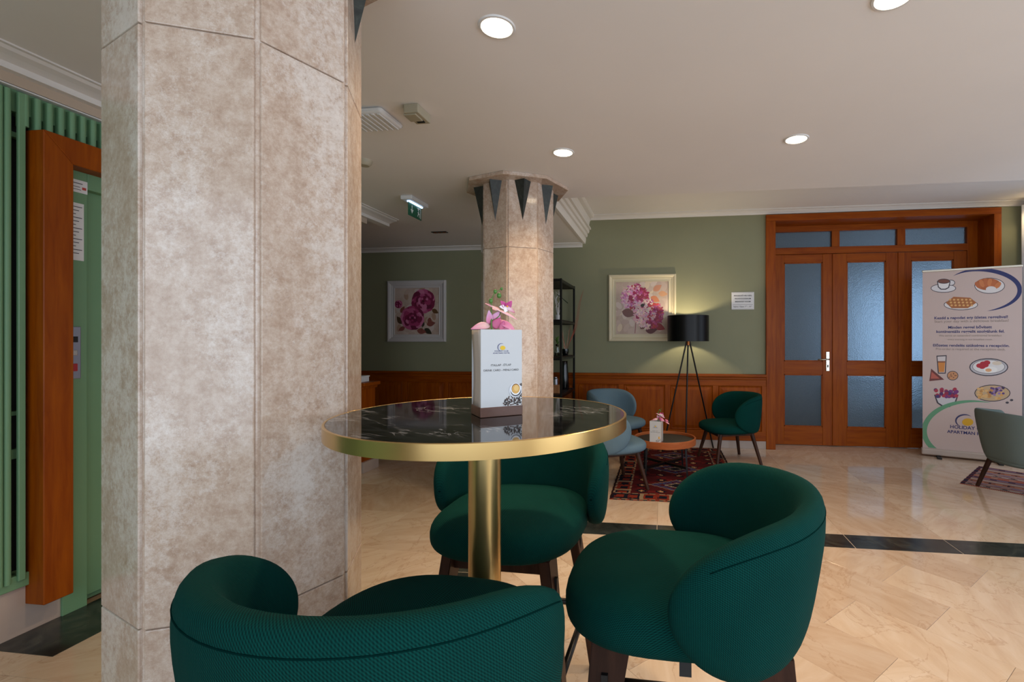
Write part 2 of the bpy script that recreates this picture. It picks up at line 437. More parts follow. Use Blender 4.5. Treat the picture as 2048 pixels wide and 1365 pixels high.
obj('joint_bed', bx(SX0, SX1, -0.6, SY0, -0.0105, -0.0008), M['joint_light'], floor)
# dark threshold slab in front of the lift
obj('threshold_slab', bx(-2.69, -2.38, 1.585, 2.75, -0.01, 0.0015, 0.0005, 1), M['green_marble'], floor)

# ---------------------------------------------------------------- ceiling with the raised bay over the lounge
CZ, RZ, RY0 = 2.41, 2.735, 3.852
bm = bx(-5.3, 4.1, -2.6, RY0, CZ, 2.9)
bx(-5.3, -0.94, RY0, 5.99, CZ, 2.9, bm=bm); bx(-0.94, 4.1, RY0, 5.99, RZ, 2.9, bm=bm)
ceiling = st(obj('ceiling', bm, M['ceiling_paint']))
# stepped plaster moulding along the raised bay
prof = [(-.945, 2.404), (-.916, 2.404), (-.908, 2.44), (-.906, 2.470), (-.918, 2.473), (-.916, 2.480), (-.892, 2.484), (-.886, 2.515), (-.898, 2.518), (-.896, 2.525), (-.872, 2.529), (-.864, 2.56), (-.876, 2.563), (-.874, 2.569), (-.846, 2.572), (-.846, 2.590), (-.862, 2.605), (-.868, 2.63), (-.862, 2.665), (-.85, 2.688), (-.864, 2.692), (-.862, 2.698), (-.815, 2.706), (-.80, 2.720), (-.80, 2.74), (-.945, 2.74)]
st(obj('trim_1', sweep(prof, (0, RY0+0.002, 0), (0, 5.69, 0), (1, 0, 0)), M['white_plaster']))
cor = lambda z0, z1: [(0, z0), (0.018, z0), (0.024, z0+0.3*(z1-z0)), (0.045, z0+0.62*(z1-z0)), (0.06, z1-0.012), (0.072, z1-0.01), (0.072, z1), (0, z1)]
st(obj('trim_2', sweep(cor(2.683, RZ), (-.85, 5.69, 0), (3.98, 5.69, 0), (0, -1, 0)), M['white_plaster']))
st(obj('trim_3', sweep(cor(2.362, CZ), (-5.2, 5.69, 0), (-.95, 5.69, 0), (0, -1, 0)), M['white_plaster']))
# cornice over the lift wall
prof = [(-2.70, 2.346), (-2.618, 2.346), (-2.618, 2.372), (-2.604, 2.376), (-2.58, 2.384), (-2.548, 2.392), (-2.535, 2.402), (-2.52, 2.403), (-2.52, 2.412), (-2.70, 2.412)]
st(obj('trim_4', sweep(prof, (0, -2.5, 0), (0, 4.33, 0), (1, 0, 0)), M['white_plaster']))

# ---------------------------------------------------------------- walls
bm = bx(-5.3, 1.274, 5.69, 5.99, 0, 2.9); bx(3.534, 4.2, 5.69, 5.99, 0, 2.9, bm=bm); bx(1.274, 3.534, 5.69, 5.99, 2.602, 2.9, bm=bm)
st(obj('wall_back', bm, M['sage_wall']))
st(obj('wall_left_rear', bx(-5.3, -5.2, -2.6, 5.99, 0, 2.9), M['cherry_wood']))  # unseen wall, made dark wood to cut bounced light in the rear corner
bm = bx(-3.2, -2.75, -2.6, 4.03, 0, 2.42)
st(obj('wall_left', bm, M['lift_green']))
st(obj('trim_5', bx(-2.76, -2.655, -2.5, 4.03, 2.302, 2.36), M['beige_wall']))
st(obj('baseboard_left', bx(-2.76, -2.69, -2.5, 1.83, 0, 0.206, 0.002), M['white_marble']))
# right wall with two street windows, front wall (behind the camera) with one
bm = bx(3.98, 4.1, -2.6, -2.02, 0.33, 2.37); bx(3.98, 4.1, 1.32, 3.08, 0.33, 2.37, bm=bm); bx(3.98, 4.1, 5.02, 5.69, 0.33, 2.37, bm=bm)
bx(3.98, 4.1, -2.6, 5.69, 0, 0.33, bm=bm); bx(3.98, 4.1, -2.6, 5.69, 2.37, 2.9, bm=bm)
st(obj('wall_right', bm, M['beige_wall']))
bm = bx(-5.3, -1.72, -2.6, -2.48, 0.43, 2.40); bx(3.52, 4.1, -2.6, -2.48, 0.43, 2.40, bm=bm); bx(-5.3, 4.1, -2.6, -2.48, 0, 0.43, bm=bm); bx(-5.3, 4.1, -2.6, -2.48, 2.40, 2.9, bm=bm)
st(obj('wall_front', bm, M['beige_wall']))
def window(name, axis, a0, a1, z0, z1, pos, n):
    r = struct(name); fw = 0.05
    def b(p0, p1, q0, q1):
        return bx(pos-0.02, pos+0.03, p0, p1, q0, q1, 0.003) if axis == 'x' else bx(p0, p1, pos-0.03, pos+0.02, q0, q1, 0.003)
    for k in range(n+1):
        c = a0 + (a1-a0)*k/n; obj('mullion', b(c-fw/2, c+fw/2, z0, z1), M['white_plastic'], r)
    for z in (z0, z1): obj('frame_rail', b(a0, a1, z-fw/2, z+fw/2), M['white_plastic'], r)
window('window_1', 'x', -2.02, 1.32, 0.33, 2.37, 3.97, 3)
window('window_2', 'x', 3.08, 5.02, 0.33, 2.37, 3.97, 2)
window('window_3', 'y', -1.72, 3.52, 0.43, 2.40, -2.37, 4)
# breakfast room behind the glazed doors
bm = bx(0.6, 0.7, 5.99, 9.0, 0, 2.9); bx(4.5, 4.6, 5.99, 9.0, 0, 2.9, bm=bm); bx(0.6, 4.6, 8.9, 9.0, 0, 2.9, bm=bm); bx(0.6, 4.6, 5.99, 9.0, 2.8, 2.9, bm=bm)
bx(4.1, 4.6, 5.99, 6.05, 0, 2.9, bm=bm)
st(obj('wall_breakfast', bm, M['white_plaster']))

# ---------------------------------------------------------------- wainscot on the back wall
wn = struct('trim_6'); WX0, WX1, PT = -5.2, 1.175, 0.547
obj('backing_board', bx(WX0, WX1, 5.668, 5.692, 0.09, 0.84), M['cherry_wood_h'], wn)
obj('cap_rail', bx(WX0, WX1, 5.632, 5.69, 0.822, 0.854, 0.006), M['cherry_wood_h'], wn)
obj('cove_rail', bx(WX0, WX1, 5.646, 5.69, 0.79, 0.822, 0.008), M['cherry_wood_h'], wn)
obj('top_rail', bx(WX0, WX1, 5.655, 5.67, 0.72, 0.79, 0.002), M['cherry_wood_h'], wn)
obj('bottom_rail', bx(WX0, WX1, 5.655, 5.67, 0.09, 0.20, 0.002), M['cherry_wood_h'], wn)
k = 0; sm = None; pm = None
while True:
    c = 1.159 - PT*k
    if c < WX0: break
    if sm is None: sm = obj('stile', bx(-0.032, 0.032, -0.014, 0.0, 0.20, 0.72, 0.002), M['cherry_wood'], wn, (c, 5.669, 0)).data
    else: obj('stile', sm, None, wn, (c, 5.669, 0))
    m_ = c - PT/2
    if pm is None:
        def raised(a, bq):
            b_ = bmesh.new(); rings = []
            for ins, d in ((0.0, 0.0), (0.012, 0.006), (0.02, 0.004), (0.055, 0.012)):
                x1 = PT/2-0.032-ins
                rings.append([b_.verts.new(p) for p in ((-x1, -d, 0.20+ins), (x1, -d, 0.20+ins), (x1, -d, 0.72-ins), (-x1, -d, 0.72-ins))])
            for r0, r1 in zip(rings, rings[1:]):
                for q in range(4): b_.faces.new([r0[q], r0[(q+1) % 4], r1[(q+1) % 4], r1[q]])
            b_.faces.new(rings[-1]); bmesh.ops.recalc_face_normals(b_, faces=b_.faces); return b_
        pm = obj('panel', raised(0, 0), M['cherry_wood'], wn, (m_, 5.668, 0)).data
    else: obj('panel', pm, None, wn, (m_, 5.668, 0))
    k += 1
st(obj('baseboard_back', bx(WX0, WX1, 5.66, 5.69, 0, 0.09, 0.002), M['white_marble']))

# ---------------------------------------------------------------- glazed door screen
dr = struct('door_1'); CW, CH = M['cherry_wood'], M['cherry_wood_h']
obj('architrave', bx(1.175, 1.278, 5.65, 5.70, 0, 2.60, 0.004), CW, dr)
obj('architrave', bx(3.53, 3.605, 5.65, 5.70, 0, 2.60, 0.004), CW, dr)
obj('architrave_head', bx(1.175, 3.605, 5.65, 5.70, 2.60, 2.672, 0.004), CH, dr)
obj('reveal_lining', bx(1.262, 1.276, 5.69, 5.99, 0, 2.604), CW, dr)
obj('reveal_lining', bx(3.532, 3.546, 5.69, 5.99, 0, 2.604), CW, dr)
obj('reveal_head', bx(1.262, 3.546, 5.69, 5.99, 2.598, 2.612), CH, dr)
obj('frame_post', bx(1.276, 1.332, 5.92, 5.985, 0, 2.598, 0.003), CW, dr)
obj('frame_post', bx(3.424, 3.532, 5.92, 5.985, 0, 2.598, 0.003), CW, dr)
obj('frame_head', bx(1.332, 3.424, 5.92, 5.985, 2.527, 2.598, 0.003), CH, dr)
obj('transom_rail', bx(1.332, 3.424, 5.915, 5.985, 2.262, 2.340, 0.004), CH, dr)
for a, b in ((1.972, 2.058), (2.687, 2.773)): obj('transom_mullion', bx(a, b, 5.92, 5.985, 2.340, 2.527, 0.003), CW, dr)
for a, b in ((1.332, 1.972), (2.058, 2.687), (2.773, 3.424)): obj('transom_pane', bx(a, b, 5.95, 5.956, 2.338, 2.53), M['frosted_glass'], dr)
for i, (x0, x1, g0, g1) in enumerate(((1.335, 1.985, 1.435, 1.871), (1.990, 2.700, 2.139, 2.566), (2.705, 3.421, 2.836, 3.286))):
    bm = bx(x0, g0, 5.925, 5.975, 0.006, 2.258, 0.003); bx(g1, x1, 5.925, 5.975, 0.006, 2.258, 0.003, bm=bm)
    lf = obj('door_leaf', bm, CW, dr)
    for z0, z1 in ((0.006, 0.222), (0.839, 0.995), (2.163, 2.258)): obj('rail', bx(g0, g1, 5.927, 5.973, z0, z1, 0.003), CH, lf)
    for z0, z1 in ((0.222, 0.839), (0.995, 2.163)): obj('pane', bx(g0-0.005, g1+0.005, 5.947, 5.953, z0-0.005, z1+0.005), M['frosted_glass'], lf)
    for z0, z1 in ((0.222, 0.839), (0.995, 2.163)):
        bm = bmesh.new()
        for q in ((g0, g0+0.012, z0, z1), (g1-0.012, g1, z0, z1), (g0, g1, z0, z0+0.012), (g0, g1, z1-0.012, z1)): bx(q[0], q[1], 5.932, 5.947, q[2], q[3], bm=bm)
        obj('glazing_bead', bm, CW, lf)
    if i: obj('astragal', bx(x0-0.012, x0+0.055, 5.912, 5.926, 0.01, 2.255, 0.003), CW, lf)
    if i == 0:
        h = obj('door_handle', bx(1.905, 1.945, 5.915, 5.926, 0.88, 1.11, 0.004), M['steel'], lf)
        obj('lever', tube([(1.925, 5.92, 1.02), (1.925, 5.875, 1.02), (1.91, 5.868, 1.02), (1.80, 5.868, 1.015)], 0.009), M['steel'], h, smooth=True)
        obj('keyhole', bx(1.919, 1.931, 5.912, 5.916, 0.925, 0.955), M['black'], h)
# curtain at the window next to the doors
def cur(uu, v): return (3.78 + 0.02*math.sin(uu*46), 5.05 + 0.59*uu, 0.03 + 2.64*v)
cu = obj('curtain', grid(cur, 90, 6), M['curtain_sheer'], smooth=True); tag(cu, 'white sheer curtain hanging beside the glazed doors', 'curtain')
sol = cu.modifiers.new('s', 'SOLIDIFY'); sol.thickness = 0.002

# ---------------------------------------------------------------- lift portal and slatted grille on the left wall
lg = M['lift_green']
gr = struct('trim_7')
obj('header', bx(-2.75, -2.685, -2.5, 2.75, 2.205, 2.302), lg, gr)
obj('bottom_rail', bx(-2.75, -2.672, -2.5, 1.72, 0.206, 0.262, 0.003), lg, gr)
obj('top_strip', bx(-2.75, -2.655, -2.5, 2.75, 2.296, 2.304), M['white_plastic'], gr)
obj('backing_panel', bx(-2.75, -2.70, -2.5, 1.662, 0.25, 2.21), lg, gr)
obj('opening_shade', bx(-2.751, -2.745, 1.662, 1.80, 0.25, 2.21), M['black'], gr)  # black sheet stands in for the shade behind the open slats
for z0, z1 in ((2.10, 2.121), (0.932, 0.949), (0.75, 0.79)): obj('cross_bar', bx(-2.72, -2.69, 1.60, 1.72, z0, z1), lg, gr)
sd = None
for k in range(-40, 27):
    yk = 1.645 + 0.0405*k
    if sd is None:
        pr = [(-0.011, -2.70)] + [(0.011*math.cos(a), -2.668 + 0.010*math.sin(a)) for a in [PI - PI*q/8 for q in range(9)]] + [(0.011, -2.70)]
        sd = obj('slat', poly_prism([(q, p) for p, q in pr], 0.24, 2.285), lg, gr, (0, yk, 0)).data
    elif yk < 1.63: obj('slat', sd, None, gr, (0, yk, 0))
    elif k > 0:
        if k == 1: sh = obj('slat', poly_prism([(q, p) for p, q in pr], 2.15, 2.285), lg, gr, (0, yk, 0)).data
        else: obj('slat', sh, None, gr, (0, yk, 0))
obj('slat', poly_prism([(-2.674, 1.660), (-2.66, 1.660), (-2.66, 1.683), (-2.674, 1.683)], 0.24, 2.285, 0.002), lg, gr)
obj('slat', sd, None, gr, (0, 1.629, 0))
lp = struct('door_2')
fx0, fx1 = -2.71, -2.597
def yz_prism(pts, x0, x1, bev=0.003):
    b_ = poly_prism([(p[0], p[1]) for p in pts], x0, x1, bev)
    for v_ in b_.verts: v_.co = Vector((v_.co.z, v_.co.x, v_.co.y))
    bmesh.ops.recalc_face_normals(b_, faces=b_.faces); return b_
obj('frame_post', yz_prism([(1.70, 0.122), (1.805, 0.122), (1.805, 2.03), (1.70, 2.143)], fx0, fx1), CW, lp)
obj('frame_post', yz_prism([(2.66, 0.122), (2.765, 0.122), (2.765, 2.143), (2.66, 2.03)], fx0, fx1), CW, lp)
obj('frame_head', yz_prism([(1.70, 2.143), (1.805, 2.03), (2.66, 2.03), (2.765, 2.143)], fx0, fx1), CW, lp)
obj('frame_core', bx(-2.75, -2.71, 1.72, 1.82, 0.206, 2.12), lg, lp)
obj('jamb', bx(-2.75, -2.68, 1.82, 1.915, 0, 2.05, 0.003), lg, lp)
obj('jamb', bx(-2.75, -2.68, 2.56, 2.70, 0, 2.05, 0.003), lg, lp)
obj('jamb_head', bx(-2.75, -2.68, 1.915, 2.56, 1.955, 2.05, 0.003), lg, lp)
obj('lift_door', bx(-2.75, -2.725, 1.915, 2.56, 0.03, 1.955), lg, lp)

# ================================================================ THINGS
# ---------------------------------------------------------------- octagonal stone pillars
def pillar(loc, rot, R, zj, label):
    r = thing('stone_pillar', label, 'pillar', loc, rot, None)
    tv = M['travertine']; ap = R*math.cos(PI/8); hl = R*math.sin(PI/8)
    octo = lambda q: [(q*math.cos(k*PI/4), q*math.sin(k*PI/4)) for k in range(8)]
    obj('core', poly_prism(octo(R-0.007), 0, 2.39), tv, r)
    tiers = ((0.0, 0.626), (0.6285, zj-0.0015), (zj+0.0015, 2.386)); g = 0.0075
    for z0, z1 in tiers:
        me = None
        for k in range(8):
            rz = PI/8 + k*PI/4
            if me is None: me = obj('stone_panel', bx(ap-0.02, ap, -hl+g, hl-g, z0, z1, 0.0025, 2), tv, r, rot=(0, 0, rz)).data
            else: obj('stone_panel', me, None, r, rot=(0, 0, rz))
    obj('capital', poly_prism(octo(0.395), 2.384, 2.4095, 0.003), tv, r)
    me = None
    for k in range(8):
        rz = PI/8 + k*PI/4
        if me is None:
            b_ = bmesh.new(); t0 = 2.385
            V = [b_.verts.new(p) for p in ((ap-0.002, -0.06, t0), (ap-0.002, 0.06, t0), (ap+0.062, 0, t0), (ap-0.002, 0, 2.095))]
            for f in ((0, 1, 2), (0, 2, 3), (2, 1, 3), (1, 0, 3)): b_.faces.new([V[i] for i in f])
            bmesh.ops.recalc_face_normals(b_, faces=b_.faces)
            me = obj('wedge_bracket', b_, M['slate_wedge'], r, rot=(0, 0, rz)).data
        else: obj('wedge_bracket', me, None, r, rot=(0, 0, rz))
    return r
pillar((-1.114, 1.165, 0), math.radians(2), 0.283, 1.93, 'octagonal polished travertine pillar beside the round brass-rimmed table')
pillar((-1.10, 3.55, 0), math.radians(3.5), 0.282, 1.908, 'octagonal beige stone pillar standing by the dark kilim rug')

# ---------------------------------------------------------------- upholstered shell chairs and stools
def spow(x, e): return math.copysign(abs(x)**e, x)
def shell_back(A, B, zb, zt, drop, T, PHI, flare, s0, y0, nu=56, nv=28, endp=2.2, sq=1.0, flB=None):
    PHI = math.radians(PHI)
    def fn(uu, v):
        ph = PHI*math.sin((2*uu-1)*PI/2); s = min(1.0, abs(ph)/PHI)
        e = max(0.0006, (1 - max(0.0, (s-s0)/(1-s0))**endp))**0.5
        top = zt - drop*s*s; zc = (zb+top)/2; hh = (top-zb)/2*e; tt = T/2*e**0.6
        w_ = 2*PI*v; dz = hh*spow(math.sin(w_), 0.75); dn = tt*spow(math.cos(w_), 0.6)
        z = zc + dz; f = 1 + flare*(z-zb); fb = 1 + (flare if flB is None else flB)*(z-zb)
        return ((A*f+dn)*spow(math.sin(ph), sq), -(B*fb+dn)*spow(math.cos(ph), sq) + y0, z)
    bm = grid(fn, nu, nv, cv=True)
    bm.verts.ensure_lookup_table(); bm.verts.index_update(); uvl = bm.loops.layers.uv.new('weave')
    arc = [0.0]
    for i in range(1, nu): arc.append(arc[-1] + (Vector(fn(i/(nu-1), 0.0)) - Vector(fn((i-1)/(nu-1), 0.0))).length)
    per = [0.0]
    for q in range(1, nv+1): per.append(per[-1] + (Vector(fn(0.5, (q % nv)/nv)) - Vector(fn(0.5, (q-1)/nv))).length)
    for f_ in bm.faces:
        idx = [l_.vert.index for l_ in f_.loops]; js = [q % nv for q in idx]; wrap = max(js)-min(js) > nv//2
        for l_, q, jj in zip(f_.loops, idx, js): l_[uvl].uv = (arc[q//nv], per[nv if (wrap and jj == 0) else jj])
    bm.faces.new([bm.verts[j] for j in range(nv)]); bm.faces.new([bm.verts[(nu-1)*nv+j] for j in range(nv)][::-1])
    bmesh.ops.recalc_face_normals(bm, faces=bm.faces)
    seam = [Vector(fn(0.19 + 0.62*i/50, 0.135)) for i in range(51)]
    return bm, seam
def cushion(a, b, zt, th, y0, e2=0.72, dome=0.012):
    def fn(uu, v):
        t_ = 2*PI*uu; et = -PI/2 + PI*v
        c = abs(math.cos(et))**0.42; z = zt - th/2 + th/2*spow(math.sin(et), 0.72) + dome*(1-c*c)*(1 if et > 0 else 0)
        return (a*c*spow(math.cos(t_), e2), b*c*spow(math.sin(t_), e2) + y0, z)
    bm = grid(fn, 56, 22, cu=True); bm.verts.index_update(); uvl = bm.loops.layers.uv.new('weave')
    prof_ = [0.0]
    for q in range(1, 22): prof_.append(prof_[-1] + (Vector(fn(0.0, q/21)) - Vector(fn(0.0, (q-1)/21))).length)
    for f_ in bm.faces:
        for l_ in f_.loops:
            q, jj = divmod(l_.vert.index, 22); rr = prof_[-1]-prof_[jj]; ta = 2*PI*q/56; l_[uvl].uv = (rr*math.cos(ta), rr*math.sin(ta))
    bmesh.ops.remove_doubles(bm, verts=bm.verts, dist=1e-5)
    bmesh.ops.recalc_face_normals(bm, faces=bm.faces); return bm
def stool(loc, rz, label, fabric_tag=False):
    r = thing('bar_stool', label, 'stool', loc, rz, 'green upholstered stools around the round table')
    g = M['green_fabric']
    obj('seat', cushion(0.240, 0.252, 0.714, 0.122, 0.055), g, r, smooth=True)
    bm, seam = shell_back(0.264, 0.207, 0.604, 0.911, 0.045, 0.076, 106, 0.20, 0.52, 0.0, flB=0.8)
    b = obj('backrest', bm, g, r, smooth=True)
    obj('seam', tube(seam, 0.0013, 5), M['seam_green'], b, smooth=True)
    obj('seat_plate', bx(-0.16, 0.16, -0.16, 0.19, 0.592, 0.61, 0.004), M['black'], r)
    for sx in (-1, 1):
        for sy in (-1, 1):
            bm = bmesh.new(); V = []
            for z, wd, dp, ox, oy in ((0.605, 0.085, 0.034, 0.150, 0.165), (0.36, 0.06, 0.032, 0.185, 0.195), (0.0, 0.034, 0.03, 0.225, 0.235)):
                cx, cy = sx*ox, sy*oy + 0.02
                V.append([bm.verts.new((cx+px_*dp/2, cy+py_*wd/2, z)) for px_, py_ in ((-1, -1), (1, -1), (1, 1), (-1, 1))])
            for a_, b_ in zip(V, V[1:]):
                for q in range(4): bm.faces.new([a_[q], a_[(q+1) % 4], b_[(q+1) % 4], b_[q]])
            bm.faces.new(V[0]); bm.faces.new(V[-1][::-1]); bmesh.ops.recalc_face_normals(bm, faces=bm.faces)
            bmesh.ops.bevel(bm, geom=list(bm.edges), offset=0.003, segments=2, affect='EDGES')
            lg_ = obj('leg', bm, M['walnut'], r)
            obj('slot_shade', bx(sx*0.166-0.0185, sx*0.166+0.0185, sy*0.178+0.012, sy*0.178+0.026, 0.46, 0.545), M['black'], lg_)  # black insert paints the shade inside the leg's mortise
    for sy in (-1, 1): obj('apron', bx(-0.15, 0.15, sy*0.165+0.005, sy*0.165+0.032, 0.548, 0.605, 0.003), M['walnut'], r)
    for sx in (-1, 1): obj('foot_rest', tube([(sx*0.2, -0.19, 0.26), (sx*0.2, 0.23, 0.26)], 0.011), M['black_metal'], r, smooth=True)
    for sy in (-1, 1): obj('foot_rest', tube([(-0.2, sy*0.21+0.02, 0.26), (0.2, sy*0.21+0.02, 0.26)], 0.011), M['black_metal'], r, smooth=True)
    if fabric_tag:
        tg = obj('fabric_tag', bx(-0.001, 0.001, -0.012, 0.012, -0.045, 0.0), M['black'], r, (-0.20, 0.03, 0.62), (0, 0.15, 0))
        me = text('C', 0.02)
        o_ = obj('lettering', me, M['paper'], tg, (0.0016, 0, -0.038), (0, 0, PI/2))
    return r
stool((-0.462, 0.781, 0), -0.06, 'green fabric bar stool whose seat faces across the table towards the kilim rug')
stool((0.080, 1.178, 0), 1.553, 'green fabric bar stool with a hanging black tag, facing the travertine pillar', True)
stool((-0.485, 1.591, 0), 3.11, 'green fabric bar stool with its back to the kilim rug, facing the table')

def lounge(name, loc, rz, label, fab, cat='chair', group=None, sharp=False, w=1.0):
    r = thing(name, label, cat, loc, rz, group); g = M[fab]
    if not sharp:
        obj('seat', cushion(0.27*w, 0.26, 0.405, 0.105, 0.045), g, r, smooth=True)
        bm, seam = shell_back(0.262*w, 0.255, 0.315, 0.695, 0.03, 0.065, 108, 0.33, 0.5, 0.0, 44, 20)
        b = obj('backrest', bm, g, r, smooth=True)
        obj('seam', tube(seam, 0.0013, 5), M['seam_green' if fab == 'green_fabric' else 'seam_blue'], b, smooth=True)
        zt = 0.315
    else:
        obj('seat', cushion(0.25, 0.25, 0.42, 0.12, 0.05), g, r, smooth=True)
        bm, seam = shell_back(0.225, 0.225, 0.27, 0.675, 0.04, 0.05, 100, 0.75, 0.90, 0.0, 64, 20, 3.0, 0.72)
        obj('backrest', bm, g, r, smooth=True)
        obj('underside', cushion(0.235, 0.24, 0.335, 0.10, 0.0), g, r, smooth=True)
        zt = 0.29
    obj('seat_frame', bx(-0.18, 0.18, -0.17, 0.22, zt-0.03, zt+0.01, 0.004), M['walnut'], r)
    for sx in (-1, 1):
        for sy in (-1, 1):
            obj('leg', tube([(sx*0.165, sy*0.165+0.02, zt), (sx*0.235, sy*0.235+0.02, 0)], [0.021, 0.015], 14), M['walnut'], r, smooth='auto')
    return r
lounge('lounge_chair', (0.70, 5.08, 0.0036), math.radians(108), 'dark green upholstered lounge chair beside the glazed door frame', 'green_fabric', group='lounge chairs around the coffee table')
lounge('lounge_chair', (-0.455, 4.07, 0.0036), math.radians(-60), 'pale blue lounge chair turned away, its front leg on the kilim rug', 'blue_fabric', group='lounge chairs around the coffee table')
lounge('lounge_chair', (-0.50, 5.16, 0.0036), math.radians(-122), 'pale blue lounge chair standing between black shelf and coffee table', 'blue_fabric', group='lounge chairs around the coffee table')
lounge('tub_chair', (2.91, 4.27, 0.0036), math.radians(-82), 'grey-green tub chair in front of the roll-up banner', 'sage_fabric', sharp=True)

# ---------------------------------------------------------------- round bar table
TX, TY, TZ, TR = -0.436, 1.140, 1.068, 0.351
tb = thing('bar_table', 'tall round table with black marble top, brass rim and brass pole', 'table', (TX, TY, 0))
obj('table_top', lathe([(0, TZ-0.028), (TR-0.006, TZ-0.028), (TR-0.006, TZ-0.0005), (0, TZ-0.0005)], 96), M['black_marble'], tb, smooth='auto')
obj('rim', lathe([(TR-0.006, TZ-0.031), (TR, TZ-0.031), (TR, TZ-0.001), (TR-0.001, TZ), (TR-0.005, TZ), (TR-0.006, TZ-0.001)], 128, closed=True), M['brushed_brass'], tb, smooth='auto')
obj('under_plate', lathe([(0, TZ-0.05), (0.14, TZ-0.05), (0.15, TZ-0.03), (0, TZ-0.028)], 48), M['black_metal'], tb, smooth='auto')
obj('pole', lathe([(0, 0.012), (0.0395, 0.012), (0.0395, TZ-0.03), (0, TZ-0.03)], 64), M['brass'], tb, smooth='auto')
obj('base', lathe([(0, 0), (0.215, 0), (0.215, 0.008), (0.20, 0.014), (0, 0.016)], 64), M['brass'], tb, smooth='auto')

# ---------------------------------------------------------------- menu card holders with artificial orchids
def petal_mesh(base, tip, wd, nrm, c0, c1, bend=0.0, cup=0.0, n=9, m=7):
    base, tip, nrm = Vector(base), Vector(tip), Vector(nrm).normalized(); ax = tip-base; L = ax.length; t = ax.normalized(); s = t.cross(nrm).normalized(); nn = s.cross(t)
    vs, cols, fs = [], [], []
    for i in range(n):
        q = i/(n-1); hw = wd*max(0.06, math.sin(PI*min(1, 0.06+0.94*q)**0.75))**0.8
        for j in range(m):
            y = -1 + 2*j/(m-1)
            vs.append(base + ax*q + s*(hw*y) + nn*(bend*L*math.sin(PI*q) + cup*hw*y*y))
            f = q*0.75 + 0.25*abs(y); cols.append([a*(1-f)+b*f for a, b in zip(lin(c0), lin(c1))])
    for i in range(n-1):
        for j in range(m-1): fs.append((i*m+j, i*m+j+1, (i+1)*m+j+1, (i+1)*m+j))
    me = bpy.data.meshes.new('petal'); me.from_pydata(vs, [], fs)
    at = me.color_attributes.new('Col', 'FLOAT_COLOR', 'POINT')
    for k_, c in enumerate(cols): at.data[k_].color = (*c, 1)
    return me
def petal(name, parent, *a, **k):
    o = obj(name, petal_mesh(*a, **k), M['petal'], parent, smooth=True); s_ = o.modifiers.new('s', 'SOLIDIFY'); s_.thickness = 0.0008; return o
def menu_holder(loc, rz, label, sc=1.0, detail=True, group='menu card holders'):
    r = thing('menu_holder', label, 'menu holder', loc, rz, group); r.scale = (sc, sc, sc)
    W, D, H, BH = 0.052, 0.040, 0.206, 0.023
    obj('base_block', bx(-W, W, -D, D, 0, BH, 0.0012), M['holder_wood'], r)
    fc = obj('front_card', bx(-W+0.0015, W-0.0015, -D+0.0015, -D+0.0035, BH-0.002, H), M['card_white'], r)
    obj('back_card', bx(-W+0.0015, W-0.0015, D-0.0035, D-0.0015, BH-0.002, H), M['card_white'], r)
    for sx in (-1, 1):
        def sd_(uu, v, sx=sx):
            q = 1 - 4*(v-0.4)**2
            return (sx*(W-0.002 - 0.004*max(0, q)), -D+0.003 + (2*D-0.006)*uu, BH-0.001 + (H-BH)*v)
        o = obj('side_panel', grid(sd_, 4, 14), M['card_side'], r, smooth=True); s_ = o.modifiers.new('s', 'SOLIDIFY'); s_.thickness = 0.001
    yf = -D + 0.0015
    sh = []
    rnd = random.Random(5)
    for _ in range(150 if detail else 40):
        a = rnd.random(); x = 0.004 + 0.046*a**0.7; z = BH + 0.002 + (0.052*rnd.random()**1.2)*min(1, 0.25+a*0.9)
        if (x-0.034)**2 + (z-0.063)**2 < 0.012**2: continue
        sh.append((ell(x, z, 0.0021, 0.0014, 8, rot=rnd.random()*3), rnd.choice([(44, 30, 28), (64, 44, 38), (34, 24, 24), (84, 62, 54)])))
    sh += [(ell(0.034, 0.060, 0.0165, 0.0170), (206, 208, 214)), (ell(0.035, 0.0575, 0.013, 0.012), (70, 70, 74)), (ell(0.0345, 0.063, 0.0125, 0.0145), (236, 236, 238)),
           (ell(0.0345, 0.064, 0.0105, 0.0122), (96, 60, 40)), (ell(0.0348, 0.063, 0.0098, 0.0112), (212, 164, 86)), (ell(0.036, 0.065, 0.006, 0.007), (228, 190, 120))]
    for q in crescent(-0.001, 0.164, 0.0095, 0.0095, 1.0, 4.6, 0.0016, 20): sh.append((q, (52, 60, 120)))
    sun = []
    for k in range(24):
        rr = 0.0052 + (0.0007 if k % 2 else 0); sun.append((0.0022+1.15*rr*math.cos(2*PI*k/24), 0.1625+0.92*rr*math.sin(2*PI*k/24)))
    sh.append((sun, (226, 186, 30)))
    pr_ = prints([([(max(-W+0.002, min(W-0.002, x)), max(BH, z)) for x, z in p], c) for p, c in sh], fc, 'print', yf-0.0003, -0.000004)
    lettering([('HOLIDAY CLUB', -0.001, 0.1535, 0.0048, 'CENTER', 0.0), ('APARTMAN HOTEL', -0.001, 0.1485, 0.0048, 'CENTER', 0.0)], M['ink_blue'], fc, 'logo_lettering', yf-0.0006)
    lettering([('ITALLAP - ÉTLAP', -0.002, 0.1195, 0.0068, 'CENTER', 0.0), ('DRINK CARD - MENU CARD', -0.001, 0.1075, 0.0068, 'CENTER', 0.0)], M['ink'], fc, 'lettering', yf-0.0006)
    return r
HL, HR = (-0.401, 1.128, TZ), math.radians(37.5)
menu_holder(HL, HR, 'white menu card holder with wooden base on the tall marble table')
